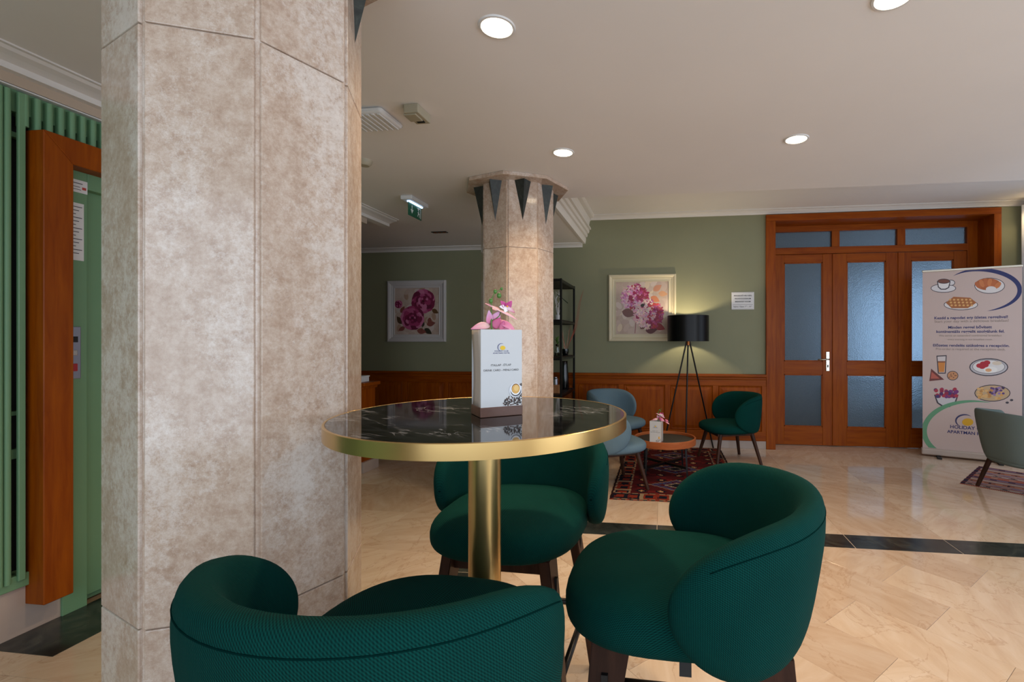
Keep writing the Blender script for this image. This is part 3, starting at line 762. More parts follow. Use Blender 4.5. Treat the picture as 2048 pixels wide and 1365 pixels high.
def orchid(loc, rz, label, sc=1.0, group='artificial orchids'):
    r = thing('orchid_stem', label, 'flower', loc, rz, group); r.scale = (sc, sc, sc)
    K, Z0 = 0.00122, 0.206
    P3 = lambda px_, py_, y=0.0: (-(0.0) + (px_-1003)*K, y, Z0 + (659-py_)*0.00117)
    st_ = obj('stem', tube([(-0.013, 0.01, 0.024), P3(993, 660), P3(992, 640), P3(992, 612), P3(993, 595), P3(998, 583), P3(1005, 577), P3(1013, 572)], [0.0022, 0.0022, 0.0021, 0.0019, 0.0016, 0.0012, 0.001, 0.0008], 8), M['stem_green'], r, smooth=True)
    obj('twig', tube([P3(992, 640), P3(1000, 637), P3(1008, 630), P3(1011, 622)], [0.0015, 0.0015, 0.0013, 0.0012], 8), M['stem_green'], st_, smooth=True)
    for (bx_, by_, rb) in ((991, 599, 0.0056), (1008, 587, 0.0062), (1000, 579, 0.0050), (1013, 572.5, 0.0036)):
        obj('bud', ball(None, P3(bx_, by_), rb*0.92, rb*0.92, rb*1.15), M['bud_green'], r, smooth=True)
    PK, PL, MG, WH = (222, 120, 158), (240, 196, 212), (176, 54, 124), (246, 238, 242)
    F1 = thing; pp = lambda *a, **k: petal('petal', r, *a, **k)
    # upper flower, seen almost edge-on, with its magenta lip above
    pp(P3(1012, 620), P3(977, 605, -0.01), 0.009, (0.2, -0.5, 1), WH, PK, 0.03)
    pp(P3(1009, 618), P3(1042, 637, -0.012), 0.010, (0.2, -0.45, 1), PL, (236, 176, 196), 0.04)
    pp(P3(1008, 618, 0.005), P3(997, 606, 0.03), 0.010, (0, -0.6, 1), PL, PK)
    petal('lip', r, P3(1020, 613, -0.006), P3(1008, 599, -0.012), 0.0075, (0.2, -1, 0.3), MG, (196, 84, 150), 0.0, 0.4)
    petal('lip', r, P3(1021, 613, -0.006), P3(1031, 598, -0.012), 0.0075, (0.2, -1, 0.3), MG, (196, 84, 150), 0.0, 0.4)
    petal('lip', r, P3(1020, 611, -0.008), P3(1037, 623, -0.014), 0.0065, (0.2, -1, 0.4), WH, (188, 50, 110), 0.1)
    petal('lip', r, P3(1021, 610, -0.008), P3(1016, 623, -0.014), 0.0065, (0.1, -1, 0.3), WH, WH, 0.1)
    petal('lip', r, P3(1018, 612, -0.008), P3(1005, 611, -0.014), 0.006, (0, -1, 0.3), WH, WH, 0.1)
    obj('pollen_cap', ball(None, P3(1020.5, 610, -0.016), 0.0024, 0.0024, 0.0024), M['pollen'], r, smooth=True)
    # lower flower, facing away to the right, drooping behind the card
    pp(P3(988, 649), P3(948, 658, -0.015), 0.0100, (-0.1, -1, 0.5), (236, 206, 196), PK, 0.10)
    pp(P3(990, 648, 0.005), P3(985, 619, -0.008), 0.009, (0, -1, 0.1), PK, (206, 170, 206), 0.05)
    pp(P3(994, 648, 0.005), P3(1009, 620, 0.0), 0.0125, (0, -1, 0.1), PK, (206, 170, 206), 0.05)
    pp(P3(1006, 640, 0.0), P3(1040, 664, -0.012), 0.0105, (0.3, -1, 0.5), PK, (230, 150, 180), 0.12)
    pp(P3(996, 655, 0.0), P3(1008, 634, -0.010), 0.011, (-0.4, -1, 0.2), PK, (190, 60, 120), 0.05)
    petal('lip', r, P3(1010, 660, -0.006), P3(1014, 640, -0.015), 0.008, (0.2, -1, 0.2), (236, 150, 170), MG, 0.05)
    pp(P3(1010, 655, 0.0), P3(1028, 660, -0.02), 0.010, (0.2, -1, 0.6), (200, 80, 140), PL, 0.1)
    pp(P3(1030, 658, 0.055), P3(1060, 672, 0.05), 0.007, (0.3, -1, 0.6), PK, (220, 110, 130), 0.1)
    pp(P3(1032, 670, 0.055), P3(1064, 692, 0.05), 0.0075, (0.3, -1, 0.6), PK, (240, 170, 176), 0.1)
    return r
plain('pollen', (240, 160, 40), 0.5)
orchid(HL, HR, 'pink artificial orchid with green buds in the holder on the tall marble table')

# ---------------------------------------------------------------- coffee table group
ct = thing('coffee_table', 'low round coffee table with reddish wooden tray rim on black legs', 'table', (0.025, 4.495, 0.0036))
obj('tray_rim', lathe([(0.262, 0.285), (0.283, 0.285), (0.285, 0.30), (0.285, 0.343), (0.281, 0.346), (0.272, 0.346), (0.268, 0.342), (0.268, 0.32), (0.262, 0.32)], 72, closed=True), M['cherry_tray'], ct, smooth='auto')
obj('tray_top', lathe([(0, 0.29), (0.266, 0.29), (0.266, 0.322), (0, 0.322)], 64), M['black'], ct, smooth='auto')
for k in range(4):
    a = math.radians(229 + 90*k); c_, s_ = math.cos(a), math.sin(a)
    obj('leg', tube([(0.245*c_, 0.245*s_, 0.30), (0.262*c_, 0.262*s_, 0)], 0.011, 4), M['black_metal'], ct)
for k in range(2):
    a = math.radians(229 + 90*k); c_, s_ = 0.255*math.cos(a), 0.255*math.sin(a)
    obj('stretcher', tube([(c_, s_, 0.10), (-c_, -s_, 0.10)], 0.016, 4), M['black_metal'], ct)
menu_holder((-0.05, 4.27, 0.326), math.radians(-14), 'white menu card holder standing on the low coffee table', 1.0, False)
orchid((-0.02, 4.29, 0.326), math.radians(-14), 'pink artificial orchid in the holder on the low coffee table', 1.0)

# ---------------------------------------------------------------- floor lamp
lm = thing('floor_lamp', 'black drum shade floor lamp on three thin splayed legs', 'lamp', (0.286, 5.39, 0))
R_ = 0.226
obj('lamp_shade', lathe([(R_, 1.233), (R_, 1.516), (R_-0.003, 1.516), (R_-0.003, 1.233)], 72, closed=True), M['shade_black'], lm, smooth='auto')
bm = tube([(R_-0.004, 0, 1.30), (-R_+0.004, 0, 1.30)], 0.003, 6); tube([(0, R_-0.004, 1.30), (0, -R_+0.004, 1.30)], 0.003, 6, bm=bm)
obj('shade_spider', bm, M['copper'], lm)
obj('socket', tube([(0, 0, 1.19), (0, 0, 1.335)], 0.02, 16), M['copper'], lm, smooth='auto')
obj('bulb', ball(None, (0, 0, 1.345), 0.025, 0.025, 0.03), M['bulb'], lm, smooth=True)
for fx, fy in ((0.0, 5.37), (0.245, 5.16), (0.585, 5.64)):
    obj('leg', tube([(0.016*(1 if fx > 0.3 else -1 if fx < 0.1 else 0), 0, 1.235), (fx-0.286, fy-5.39, 0)], [0.009, 0.008], 10), M['black_metal'], lm, smooth='auto')
pl = bpy.data.lights.new('lamp_light', 'POINT'); pl.energy = 13; pl.color = (1.0, 0.80, 0.52); pl.shadow_soft_size = 0.03
po = bpy.data.objects.new('lamp_light', pl); C.objects.link(po); po.parent = lm; po.location = (0, 0, 1.405)

# ---------------------------------------------------------------- framed flower pictures
def rose(sh, cx, cz, r, rnd, pal, ring=5):
    sh.append((ell(cx, cz, r*0.95, r*0.92, 20), pal[0]))
    for k in range(ring):
        rr = r*(1 - k/(ring+0.5)); n = 11 - k
        for q in range(n):
            a = 2*PI*q/n + rnd.random()*0.6; c = pal[rnd.randrange(len(pal))]
            sh.append((ell(cx + rr*0.74*math.cos(a), cz + rr*0.70*math.sin(a), rr*0.34, rr*0.24, 10, rot=a+PI/2+rnd.uniform(-.3, .3)), c))
    sh.append((ell(cx, cz, r*0.10, r*0.09, 10), tuple(int(c*0.6) for c in pal[0])))
def hydrangea(sh, cx, cz, r, rnd, pal_l, pal_r, n=170):
    sh.append((ell(cx, cz, r*0.92, r*0.88, 24), pal_r[0]))
    for _ in range(n):
        a = rnd.random()*2*PI; q = r*math.sqrt(rnd.random())*1.02; x, z = cx+q*math.cos(a), cz+q*math.sin(a)*0.96
        m = 0.5 + 0.5*(x-cx)/r + rnd.uniform(-.25, .25); c = rnd.choice(pal_r if m > 0.55 else pal_l); f = r*rnd.uniform(0.10, 0.16); a0 = rnd.random()*2
        for p in range(3): sh.append((ell(x+f*0.5*math.cos(a0+p*2.1), z+f*0.5*math.sin(a0+p*2.1), f*0.62, f*0.44, 7, rot=a0+p*2.1), tuple(max(0, min(255, v_+rnd.randint(-14, 14))) for v_ in c)))
def picture(x0, x1, z0, z1, fmat, label, art, fw=0.092):
    cx, cz = (x0+x1)/2, (z0+z1)/2; w_, h_ = (x1-x0)/2, (z1-z0)/2
    r = thing('framed_picture', label, 'picture', (cx, 5.69, cz), 0, None); fk = fw/0.092
    for rot in range(4):
        a_, b_ = (w_, h_) if rot % 2 == 0 else (h_, w_)
        bm = bmesh.new(); V = []
        for ins, d in ((0, 0.002), (0, 0.034), (0.012, 0.040), (0.03, 0.036), (0.05, 0.026), (0.058, 0.028), (0.062, 0.02), (0.08, 0.017), (0.086, 0.022), (fw, 0.02), (fw, 0.004)):
            ins *= fk if ins < fw else 1; V.append([bm.verts.new((-(a_-ins), -d, -(b_-ins))), bm.verts.new((a_-ins, -d, -(b_-ins)))])
        for p, q in zip(V, V[1:]): bm.faces.new([p[0], p[1], q[1], q[0]])
        bm.faces.new([V[0][0], V[-1][0], V[-1][1], V[0][1]])
        bmesh.ops.recalc_face_normals(bm, faces=bm.faces)
        obj('frame_rail', bm, fmat, r, rot=(0, rot*PI/2, 0))
    cv = obj('canvas', bx(-w_+fw-0.004, w_-fw+0.004, -0.012, -0.004, -h_+fw-0.004, h_-fw+0.004), M['canvas'], r)
    rnd = random.Random(11); sh = []; art(sh, rnd, w_-fw, h_-fw)
    W_, H_ = w_-fw, h_-fw
    out = []
    for p, c in sh:
        q = clip_rect([tuple(k_) for k_ in p], -W_, W_, -H_, H_)
        if len(q) >= 3: out.append((q, c))
    prints(out, cv, 'painting', -0.0121, -0.000004)
t = NT('canvas'); v = t.coord((1, 1, 1)); t.l(t.ramp(t.noise(v, 5, 6, 0.6), [(0.3, (176, 152, 136)), (0.7, (206, 190, 178))]), t.b.inputs['Base Color']); t.set(Roughness=0.7)
def art_roses(sh, rnd, w_, h_):
    for _ in range(60): sh.append((ell(rnd.uniform(-w_, w_), rnd.uniform(-h_, h_), 0.05, 0.03, 8, rot=rnd.random()*3), rnd.choice([(186, 164, 150), (198, 184, 176), (170, 140, 118), (196, 178, 160)])))
    for x, z, l, a in ((-.20, -.16, .12, 2.2), (-.16, -.20, .1, 3.6), (.13, -.17, .12, 0.2), (.10, -.22, .12, -.6), (.2, .02, .10, -.5), (.0, -.24, .13, -.2), (-.22, -.02, .1, 1.0), (.17, -.08, .1, -1.6), (.08, -.2, .1, 1.7)):
        sh.append((leaf(x, z, l, l*0.28, a), rnd.choice([(74, 52, 30), (96, 66, 34), (48, 44, 30), (130, 70, 60)])))
    sh.append(([(0.06, -0.26), (0.066, -0.26), (0.10, 0.0), (0.094, 0.0)], (90, 60, 50)))
    pal = [(122, 26, 66), (158, 52, 98), (180, 84, 126), (104, 20, 56), (196, 112, 148)]
    rose(sh, 0.085, 0.125, 0.165, rnd, pal); rose(sh, -0.06, -0.085, 0.165, rnd, pal); rose(sh, -0.245, 0.09, 0.055, rnd, pal, 3)
def art_hyd(sh, rnd, w_, h_):
    for _ in range(60): sh.append((ell(rnd.uniform(-w_, w_), rnd.uniform(-h_, h_), 0.05, 0.03, 8, rot=rnd.random()*3), rnd.choice([(196, 176, 164), (208, 192, 182), (214, 196, 172), (188, 166, 156)])))
    for x, z, l, a, c in ((-.24, -.04, .17, -.25, (120, 84, 80)), (.13, .20, .12, .6, (196, 140, 112)), (.19, .17, .11, -.1, (206, 156, 118)), (.10, .13, .12, -.5, (204, 130, 92)), (-.02, -.25, .12, .9, (112, 70, 66)), (.14, -.2, .14, -.4, (156, 56, 60)), (.04, -.27, .14, .1, (96, 52, 56))):
        sh.append((leaf(x, z, l, l*0.30, a), c))
    sh.append(([(-.09, -.3), (-.082, -.3), (-.06, -.08), (-.07, -.08)], (150, 90, 96)))
    l_ = [(214, 150, 186), (228, 176, 200), (198, 122, 168), (220, 190, 196)]; r_ = [(150, 44, 84), (176, 66, 110), (186, 84, 140), (160, 52, 66)]
    hydrangea(sh, -.085, .125, .155, rnd, l_, r_); hydrangea(sh, .07, -.075, .17, rnd, [(222, 184, 188), (232, 204, 198), (214, 166, 182)], r_ + [(200, 70, 70)])
    sh.append((leaf(-.02, .02, .06, .02, .4), (60, 56, 48)))
picture(-3.451, -2.674, 1.224, 1.994, M['frame_grey'], 'framed picture of two dark pink roses on the shaded wall', art_roses)
picture(-0.628, 0.162, 1.232, 2.020, M['frame_cream'], 'cream framed picture of pink hydrangeas beside the floor lamp', art_hyd, 0.07)

# ---------------------------------------------------------------- breakfast notice on the wall
nt = thing('door_notice', 'small white breakfast room notice on the green wall beside the doors', 'notice', (0.921, 5.69, 1.698))
pn = obj('sheet', bx(-0.126, 0.126, -0.008, -0.001, -0.10, 0.10, 0.001), M['paper'], nt)
prints([([(-.112, -.046), (.112, -.046), (.112, -.0435), (-.112, -.0435)], (60, 56, 60))] + [([(-a, -b), (a, -b), (a, -b+.002), (-a, -b+.002)], (120, 112, 112)) for a, b in ((.118, .094), (.118, -.092))], pn, 'print', -0.0082)
lettering([('REGGELIZŐ HELYISÉG', 0, 0.052, 0.0205, 'CENTER', 0.0004), ('FRÜHSTÜCKSRAUM', 0, 0.018, 0.0205, 'CENTER', 0.0004), ('BREAKFAST ROOM', 0, -0.016, 0.0205, 'CENTER', 0.0004), ('Nyitva / Open: 7°° - 10°°', 0, -0.074, 0.0205, 'CENTER', 0.0002)], M['ink'], pn, 'lettering', -0.009)

# ---------------------------------------------------------------- roll-up banner
bang = math.atan2(-0.376, 0.927)
bn = thing('roll_up_banner', 'tall roll-up breakfast banner with food drawings beside the glazed doors', 'banner', (2.773, 5.577, 0), bang)
bn.location = (2.79, 5.59, 0)
obj('cassette', bx(-0.012, 0.835, -0.035, 0.05, 0.018, 0.085, 0.012, 3), M['banner_metal'], bn)
for q in (0.14, 0.64): obj('foot', bx(q-0.02, q+0.02, -0.13, 0.12, 0.0, 0.016, 0.004), M['black'], bn)
cl = obj('banner_sheet', bx(0, 0.822, -0.002, 0.0, 0.075, 1.982), M['banner_cloth'], bn)
obj('top_rail', bx(-0.006, 0.828, -0.010, 0.010, 1.975, 1.998, 0.004), M['steel'], bn)
obj('pole', tube([(0.41, 0.02, 0.05), (0.41, 0.02, 1.98)], 0.009), M['steel'], bn, smooth='auto')
U = lambda p: (p-1848.0)/194*0.822
def V_(p, y): return 1.25 - (y-680)/957.4*(5.17 - 0.41*(p-1848)/194)
PX = lambda pts: [(U(a), V_(a, b)) for a, b in pts]
def pe(cx, cy, rx, ry, n=22, **k): return PX([(cx+a, cy+b) for a, b in ell(0, 0, rx, ry, n, **k)])
sh = []; INK = (64, 56, 66); rnd = random.Random(3)
def outl(cx, cy, rx, ry, fill, w_=1.3): sh.append((pe(cx, cy, rx, ry), INK)); sh.append((pe(cx, cy, rx-w_, ry-w_), fill))
for q in crescent(0, 0, 74, 43, -2.45, 1.45, 9.0, 46): sh.append((PX([(1968+a, 580+b) for a, b in q]), (34, 42, 100)))
# cup and saucer
outl(1891, 577, 26, 9, (226, 222, 224)); outl(1907, 566, 8, 6, (222, 218, 220))
sh.append((PX([(1878, 563), (1906, 563), (1903, 576), (1896, 580), (1886, 580), (1880, 575)]), INK)); sh.append((PX([(1880, 564), (1904, 564), (1901, 575), (1895, 578), (1887, 578), (1882, 574)]), (236, 232, 232)))
outl(1892, 563, 13, 5, (120, 70, 56))
# croissant plate
outl(1982, 572, 29, 16, (226, 220, 218)); sh.append((pe(1979, 569, 24, 12), (178, 96, 48)))
for k in range(6): sh.append((pe(1960+k*7.5, 571-6*math.sin(k*PI/5), 4.4, 8, rot=0.3*(k-2.5)), (206, 124, 70) if k % 2 else (190, 104, 56)))
sh.append((pe(1985, 579, 10, 6), (226, 220, 218)))
# waffles
outl(1926, 610, 34, 11, (226, 220, 218)); sh.append((PX([(1896, 606), (1912, 594), (1945, 596), (1957, 606), (1940, 617), (1908, 617)]), (170, 102, 52)))
for a in range(6):
    for b in range(3): sh.append((pe(1905+a*8+b*1.5, 600+b*5.6, 2.6, 2.0, 8), (222, 170, 104)))
# glass of juice, toast, cookie
sh += [(PX([(1877, 712), (1898, 711), (1896, 748), (1880, 748)]), INK), (PX([(1879, 714), (1896, 713), (1894, 746), (1882, 746)]), (216, 206, 204)), (PX([(1880, 723), (1895, 723), (1893, 745), (1882, 745)]), (216, 138, 62)), (PX([(1880, 723), (1895, 723), (1895, 726), (1880, 726)]), (150, 90, 60))]
sh += [(PX([(1866, 738), (1862, 763), (1893, 760)]), (112, 52, 48)), (PX([(1867, 744), (1865, 758), (1884, 758)]), (190, 96, 80))]
outl(1910, 752, 11.5, 9.5, (206, 146, 100))
for _ in range(9): sh.append((pe(1910+rnd.uniform(-7, 7), 752+rnd.uniform(-5, 5), 1.5, 1.2, 6), (140, 84, 56)))
# fried egg plate
outl(1980, 735, 37, 18, (196, 190, 192), 2); outl(1980, 734, 31, 14, (232, 226, 222), 0.8)
for a, b in ((-17, -2), (-10, -6), (-3, -8), (-12, 0), (-6, -3)): sh.append((pe(1980+a, 734+b, 6.5, 4.5), (180, 30, 46)))
sh += [(pe(1984, 740, 13, 6), (244, 240, 234)), (pe(1980, 741, 6, 3.4), (232, 172, 120)), (pe(1996, 727, 9, 4), (226, 208, 186))]
# bowl of berries and plate of oats
sh.append((PX([(1872, 790), (1922, 790), (1916, 808), (1904, 815), (1890, 815), (1878, 807)]), INK)); sh.append((PX([(1875, 792), (1919, 792), (1913, 807), (1902, 812), (1891, 812), (1881, 806)]), (208, 204, 206)))
for _ in range(34): sh.append((pe(1897+rnd.uniform(-22, 22), 786+rnd.uniform(-7, 8), 4.2, 3.6, 10), rnd.choice([(150, 34, 70), (92, 44, 100), (120, 50, 120), (176, 50, 70), (70, 50, 110)])))
# green swoosh
for q in crescent(0, 0, 98, 62, 1.1, 5.15, 11, 46): sh.append((PX([(1944+a, 863+b) for a, b in q]), (104, 160, 122)))
outl(1987, 787, 34, 17, (200, 168, 128), 1.6)
for _ in range(40): sh.append((pe(1985+rnd.uniform(-25, 22), 787+rnd.uniform(-10, 11), 3.4, 2.4, 8), rnd.choice([(216, 160, 90), (196, 138, 76), (226, 180, 116)])))
for _ in range(22): sh.append((pe(1996+rnd.uniform(-14, 16), 783+rnd.uniform(-7, 8), 2.8, 2.3, 8), rnd.choice([(96, 64, 120), (150, 120, 170), (70, 44, 84)])))
sh += [(pe(2015, 806, 3.2, 2.2, 8), INK), (pe(2023, 801, 3.2, 2.2, 8), INK)]
for q in crescent(0, 0, 18, 13, 1.9, 5.6, 3.4, 24): sh.append((PX([(1933+a, 842+b) for a, b in q]), (62, 62, 104)))
sh.append((pe(1940, 845, 11, 7.5), (226, 172, 36)))
sh = [(q, c) for q, c in ((clip_rect(p, 0.002, 0.82, 0.09, 1.972), c) for p, c in sh) if len(q) >= 3]
prints(sh, cl, 'print', -0.0023, -0.000004)
LN = []
def bl(s, p0, p1, y, hgt, wt=0.0008):
    me = text(s, 1.0); xs = [v_.co.x for v_ in me.vertices]; wd = max(xs)-min(xs); bpy.data.meshes.remove(me)
    return (s, (U(p0)+U(p1))/2, V_((p0+p1)/2, y), (U(p1)-U(p0))/wd, 'CENTER', wt)
lettering([bl('Kezdd a napodat egy ízletes reggelivel!', 1873, 2016, 638, 1), bl('Minden reggel bővített', 1901, 1986, 657.5, 1), bl('kontinentális reggelit szolgálunk fel.', 1877, 2010, 666, 1), bl('Előzetes rendelés szükséges a recepción.', 1870, 2019, 694, 1)], M['ink_blue'], cl, 'lettering', -0.0032)
lettering([bl('Start your day with a delicious breakfast!', 1873, 2018, 645, 1, 0), bl('We serve an extended continental breakfast', 1882, 2005, 673.5, 1, 0), bl('every morning.', 1900, 1990, 681, 1, 0) if False else bl('every morning in our breakfast room.', 1900, 1988, 681, 1, 0), bl('Pre-order is required at the reception desk.', 1876, 2012, 701, 1, 0)], M['ink_pale'], cl, 'translation', -0.0032)
lettering([bl('HOLIDAY CLUB', 1905, 1985, 860, 1), bl('APARTMAN HOTEL', 1899, 1991, 870, 1)], M['ink_blue'], cl, 'logo_lettering', -0.0032)

# ---------------------------------------------------------------- kilim rugs
def rug(name, label, loc, rz, W_, L_, fn, cell=0.0155):
    nx, ny = int(W_/cell), int(L_/cell); vs, fs, cols = [], [], []
    for j in range(ny+1):
        for i in range(nx+1):
            vs.append((-W_/2 + W_*i/nx + 0.002*math.sin(j*0.9), -L_/2 + L_*j/ny + 0.003*math.sin(i*0.35), 0.0035))
    for j in range(ny):
        for i in range(nx):
            b = j*(nx+1)+i; fs.append((b, b+1, b+nx+2, b+nx+1)); cols.append(lin(fn((i+0.5)/nx*W_, (j+0.5)/ny*L_, W_, L_)))
    me = bpy.data.meshes.new(name); me.from_pydata(vs, [], fs); at = me.color_attributes.new('Col', 'FLOAT_COLOR', 'CORNER')
    for f, c in zip(me.polygons, cols):
        for li in f.loop_indices: at.data[li].color = (*c, 1)
    r = thing(name, label, 'rug', loc, rz, None)
    pz = obj('pile', me, M['rug'], r); s_ = pz.modifiers.new('s', 'SOLIDIFY'); s_.thickness = 0.003; s_.offset = -1
    bm = bmesh.new(); k_ = random.Random(2)
    for j in (-1, 1):
        for i in range(int(W_/0.012)):
            x_ = -W_/2 + 0.006 + i*0.012; bx(x_-0.002, x_+0.002, j*L_/2 - (0 if j > 0 else 0.016+k_.random()*0.01), j*L_/2 + (0.016+k_.random()*0.01 if j > 0 else 0), 0.0005, 0.003, bm=bm)
    fr = obj('fringe', bm, M['twig_pale'], r); fr['kind'] = 'stuff'
DR, NV, OR, CR, BL_, BR = (82, 24, 26), (24, 24, 36), (134, 48, 32), (158, 134, 106), (66, 70, 108), (44, 22, 22)
def kilim(x, y, W_, L_):
    bx_, by_ = min(x, W_-x), min(y, L_-y)
    if by_ < 0.022: return NV if int(x/0.03) % 2 else OR
    if bx_ < 0.02: return BR
    if by_ < 0.165 or (bx_ < 0.15):
        along, across = (x, by_) if by_ < 0.165 else (y, bx_)
        if across < 0.035 or across > (0.15 if by_ < 0.165 else 0.132): return CR if int(along/0.024) % 3 else (120, 60, 50)
        blk = int(along/0.235); la = along - blk*0.235
        if la < 0.022: return CR
        base, mot = (NV, OR) if blk % 2 == 0 else (OR, NV)
        q = (la-0.022)/0.213; dd = abs(((q*2) % 1)-0.5)*2; ac = abs(across-0.092)/0.055
        if dd*0.9 + ac < 0.75 or (abs(dd-ac) < 0.16 and dd+ac < 1.4): return mot
        return base
    fx, fy = x-W_/2, y
    for cy, rx, ry in ((0.42, 0.24, 0.16), (0.95, 0.24, 0.16), (1.48, 0.24, 0.16)):
        d = abs(fx)/rx + abs(fy-cy)/ry
        if d < 0.32: return NV
        if d < 0.45: return CR
        if d < 0.72: return DR if int(d*40) % 3 else BL_
        if d < 0.95: return BL_ if int((fx+fy)/0.016) % 3 else (70, 30, 50)
        if d < 1.03: return (140, 110, 90)
    gx, gy = (x % 0.16)-0.08, (y % 0.16)-0.08; d = abs(gx)+abs(gy)
    if d < 0.026: return (190, 140, 96)
    if d < 0.05: return NV
    return DR if (int(x/0.05)+int(y/0.05)) % 5 else (110, 30, 30)
rug('kilim_rug', 'dark red and navy kilim rug under the coffee table', (0.125, 4.67, 0), 0, 1.07, 1.90, kilim)
def kilim2(x, y, W_, L_):
    b = int(x/0.075) % 6; la = y % 0.12; q = (x % 0.075)/0.075
    if q < 0.16: return (150, 60, 50)
    if min(y, L_-y) < 0.03: return (60, 50, 66)
    col = ((176, 156, 146), (146, 122, 134), (186, 126, 100), (180, 162, 150), (130, 110, 126), (176, 104, 84))[b]
    d = abs(la-0.06)/0.06 + abs(q-0.58)/0.4
    if d < 0.62: return (48, 42, 54) if b % 2 == 0 else (176, 150, 130)
    return col
rz2 = math.radians(40)
# its long side runs away from the corner that shows beside the tub chair
cx2, cy2 = 2.558, 4.531
uu_, vv_ = Vector((math.cos(-rz2), math.sin(-rz2))), Vector((math.sin(rz2), math.cos(rz2)))
cc = Vector((cx2, cy2)) + uu_*0.70 + vv_*0.42
rug('kilim_rug', 'pale striped kilim rug by the foot of the tub chair', (cc.x, cc.y, 0), -rz2, 1.40, 0.84, lambda x, y, W_, L_: kilim2(y, x, L_, W_))

# ---------------------------------------------------------------- black shelf and what stands on it
sx0, sx1, sy0, sy1 = -1.39, -1.037, 4.86, 5.60
sf = thing('metal_shelf', 'tall open black metal shelf unit holding twigs and vases', 'shelf', ((sx0+sx1)/2, (sy0+sy1)/2, 0))
hx, hy = (sx1-sx0)/2, (sy1-sy0)/2; LV = (1.885, 1.46, 1.07, 0.68, 0.29)
for a in (-1, 1):
    for b in (-1, 1): obj('post', bx(a*hx-0.011, a*hx+0.011, b*hy-0.011, b*hy+0.011, 0, 1.885, 0.001), M['black_metal'], sf)
for z in LV:
    obj('shelf_board', bx(-hx+0.011, hx-0.002, -hy+0.011, hy-0.011, z-0.028, z, 0.002), M['shelf_wood'] if 'shelf_wood' in M else wood('shelf_wood', (34, 24, 22), (52, 38, 34), 0.5).m, sf)
    for b in (-1, 1): obj('shelf_rail', bx(-hx, hx, b*hy-0.009, b*hy+0.009, z-0.034, z-0.010, 0.001), M['black_metal'], sf)
    for a in (-1, 1): obj('shelf_rail', bx(a*hx-0.009, a*hx+0.009, -hy, hy, z-0.034, z-0.010, 0.001), M['black_metal'], sf)
vs_ = thing('tall_vase', 'tall glossy black vase on the lower shelf board', 'vase', (-1.115, 5.41, 0.68))
obj('body', lathe([(0, 0), (0.052, 0), (0.058, 0.03), (0.05, 0.15), (0.042, 0.26), (0.038, 0.315), (0.041, 0.325), (0.034, 0.325), (0.034, 0.30), (0, 0.29)], 32), M['black_gloss'], vs_, smooth='auto')
tw = thing('twig_bundle', 'bundle of reddish dry twigs spreading from a small dark pot on the shelf', 'dry twigs', (-1.10, 5.40, 1.07))
obj('pot', lathe([(0, 0), (0.03, 0), (0.04, 0.04), (0.038, 0.075), (0.033, 0.075), (0.033, 0.06), (0, 0.05)], 20), M['black_gloss'], tw, smooth='auto')
rnd = random.Random(4)
for k in range(11):
    ex, ey = rnd.uniform(-0.05, 0.06), rnd.uniform(-0.16, 0.10); hgt = rnd.uniform(0.25, 0.32)
    pts = [(0, 0, 0.03)] + [(ex*q + rnd.uniform(-.006, .006), ey*q + rnd.uniform(-.006, .006), 0.03 + hgt*q) for q in (0.25, 0.5, 0.75, 1.0)]
    if k in (2, 5, 8): # these bend out past the shelf side and rise above the board
        o2 = 0.09 + 0.03*k/8; pts = [(0, 0, 0.03), (0.04, 0.0, 0.13), (o2, 0.02, 0.30), (o2+0.03, 0.03, 0.46), (o2+0.05, 0.03, 0.58 + 0.03*k/8), (o2+0.085, 0.04, 0.68 + 0.01*k)]
    obj('twig', tube(pts, [0.0035 - 0.0025*i/(len(pts)-1) for i in range(len(pts))], 6), M['twig_red'] if k % 3 else M['twig_pale'], tw, smooth=True)
gv = thing('glass_vase', 'small clear glass vase with green leaves on the shelf', 'vase', (-1.135, 5.12, 1.07))
obj('body', lathe([(0, 0.002), (0.026, 0.002), (0.03, 0.05), (0.016, 0.10), (0.019, 0.13), (0.016, 0.13), (0.013, 0.10), (0.026, 0.05), (0.022, 0.008), (0, 0.008)], 24), M['glass_clear'], gv, smooth=True)
obj('stem', tube([(0, 0, 0.01), (0.002, 0, 0.10), (0.0, 0.004, 0.17)], 0.002, 6), M['stem_green'], gv)
for k in range(7):
    a = k*0.9; o_ = obj('leaf', petal_mesh((0, 0.002, 0.12+0.008*k), (0.045*math.cos(a), 0.045*math.sin(a), 0.15+0.012*k), 0.010, (0, 0, 1), (60, 96, 40), (100, 140, 60), 0.15), M['petal'], gv, smooth=True)
tp = thing('leafy_sprig', 'white branch sprig with dark green leaves on the upper shelf', 'plant', (-1.12, 5.10, 1.46))
obj('pot', lathe([(0, 0), (0.03, 0), (0.036, 0.06), (0.032, 0.06), (0.03, 0.05), (0, 0.05)], 20), M['white_plastic'], tp, smooth='auto')
for k in range(8):
    pts = [(0, 0, 0.04), (rnd.uniform(-.03, .02), rnd.uniform(-.04, .06), 0.14), (rnd.uniform(-.05, .03), rnd.uniform(-.09, .13), 0.24), (rnd.uniform(-.07, .03), rnd.uniform(-.12, .16), 0.33)]
    obj('twig', tube(pts, [0.003, 0.003, 0.002, 0.001], 6), M['paper'], tp)
for k in range(8):
    q = k/7; b0 = (0.0+0.01*k, 0.02*k-0.05, 0.28-0.01*k); obj('leaf', petal_mesh(b0, (b0[0]+0.01, b0[1]+0.045, b0[2]-0.02), 0.009, (0.3, 0, 1), (32, 62, 34), (56, 92, 48), 0.1), M['petal'], tp, smooth=True)
wb = thing('wooden_box', 'small light wooden box with a clear jar on the lower shelf', 'box', (-1.13, 5.02, 0.68))
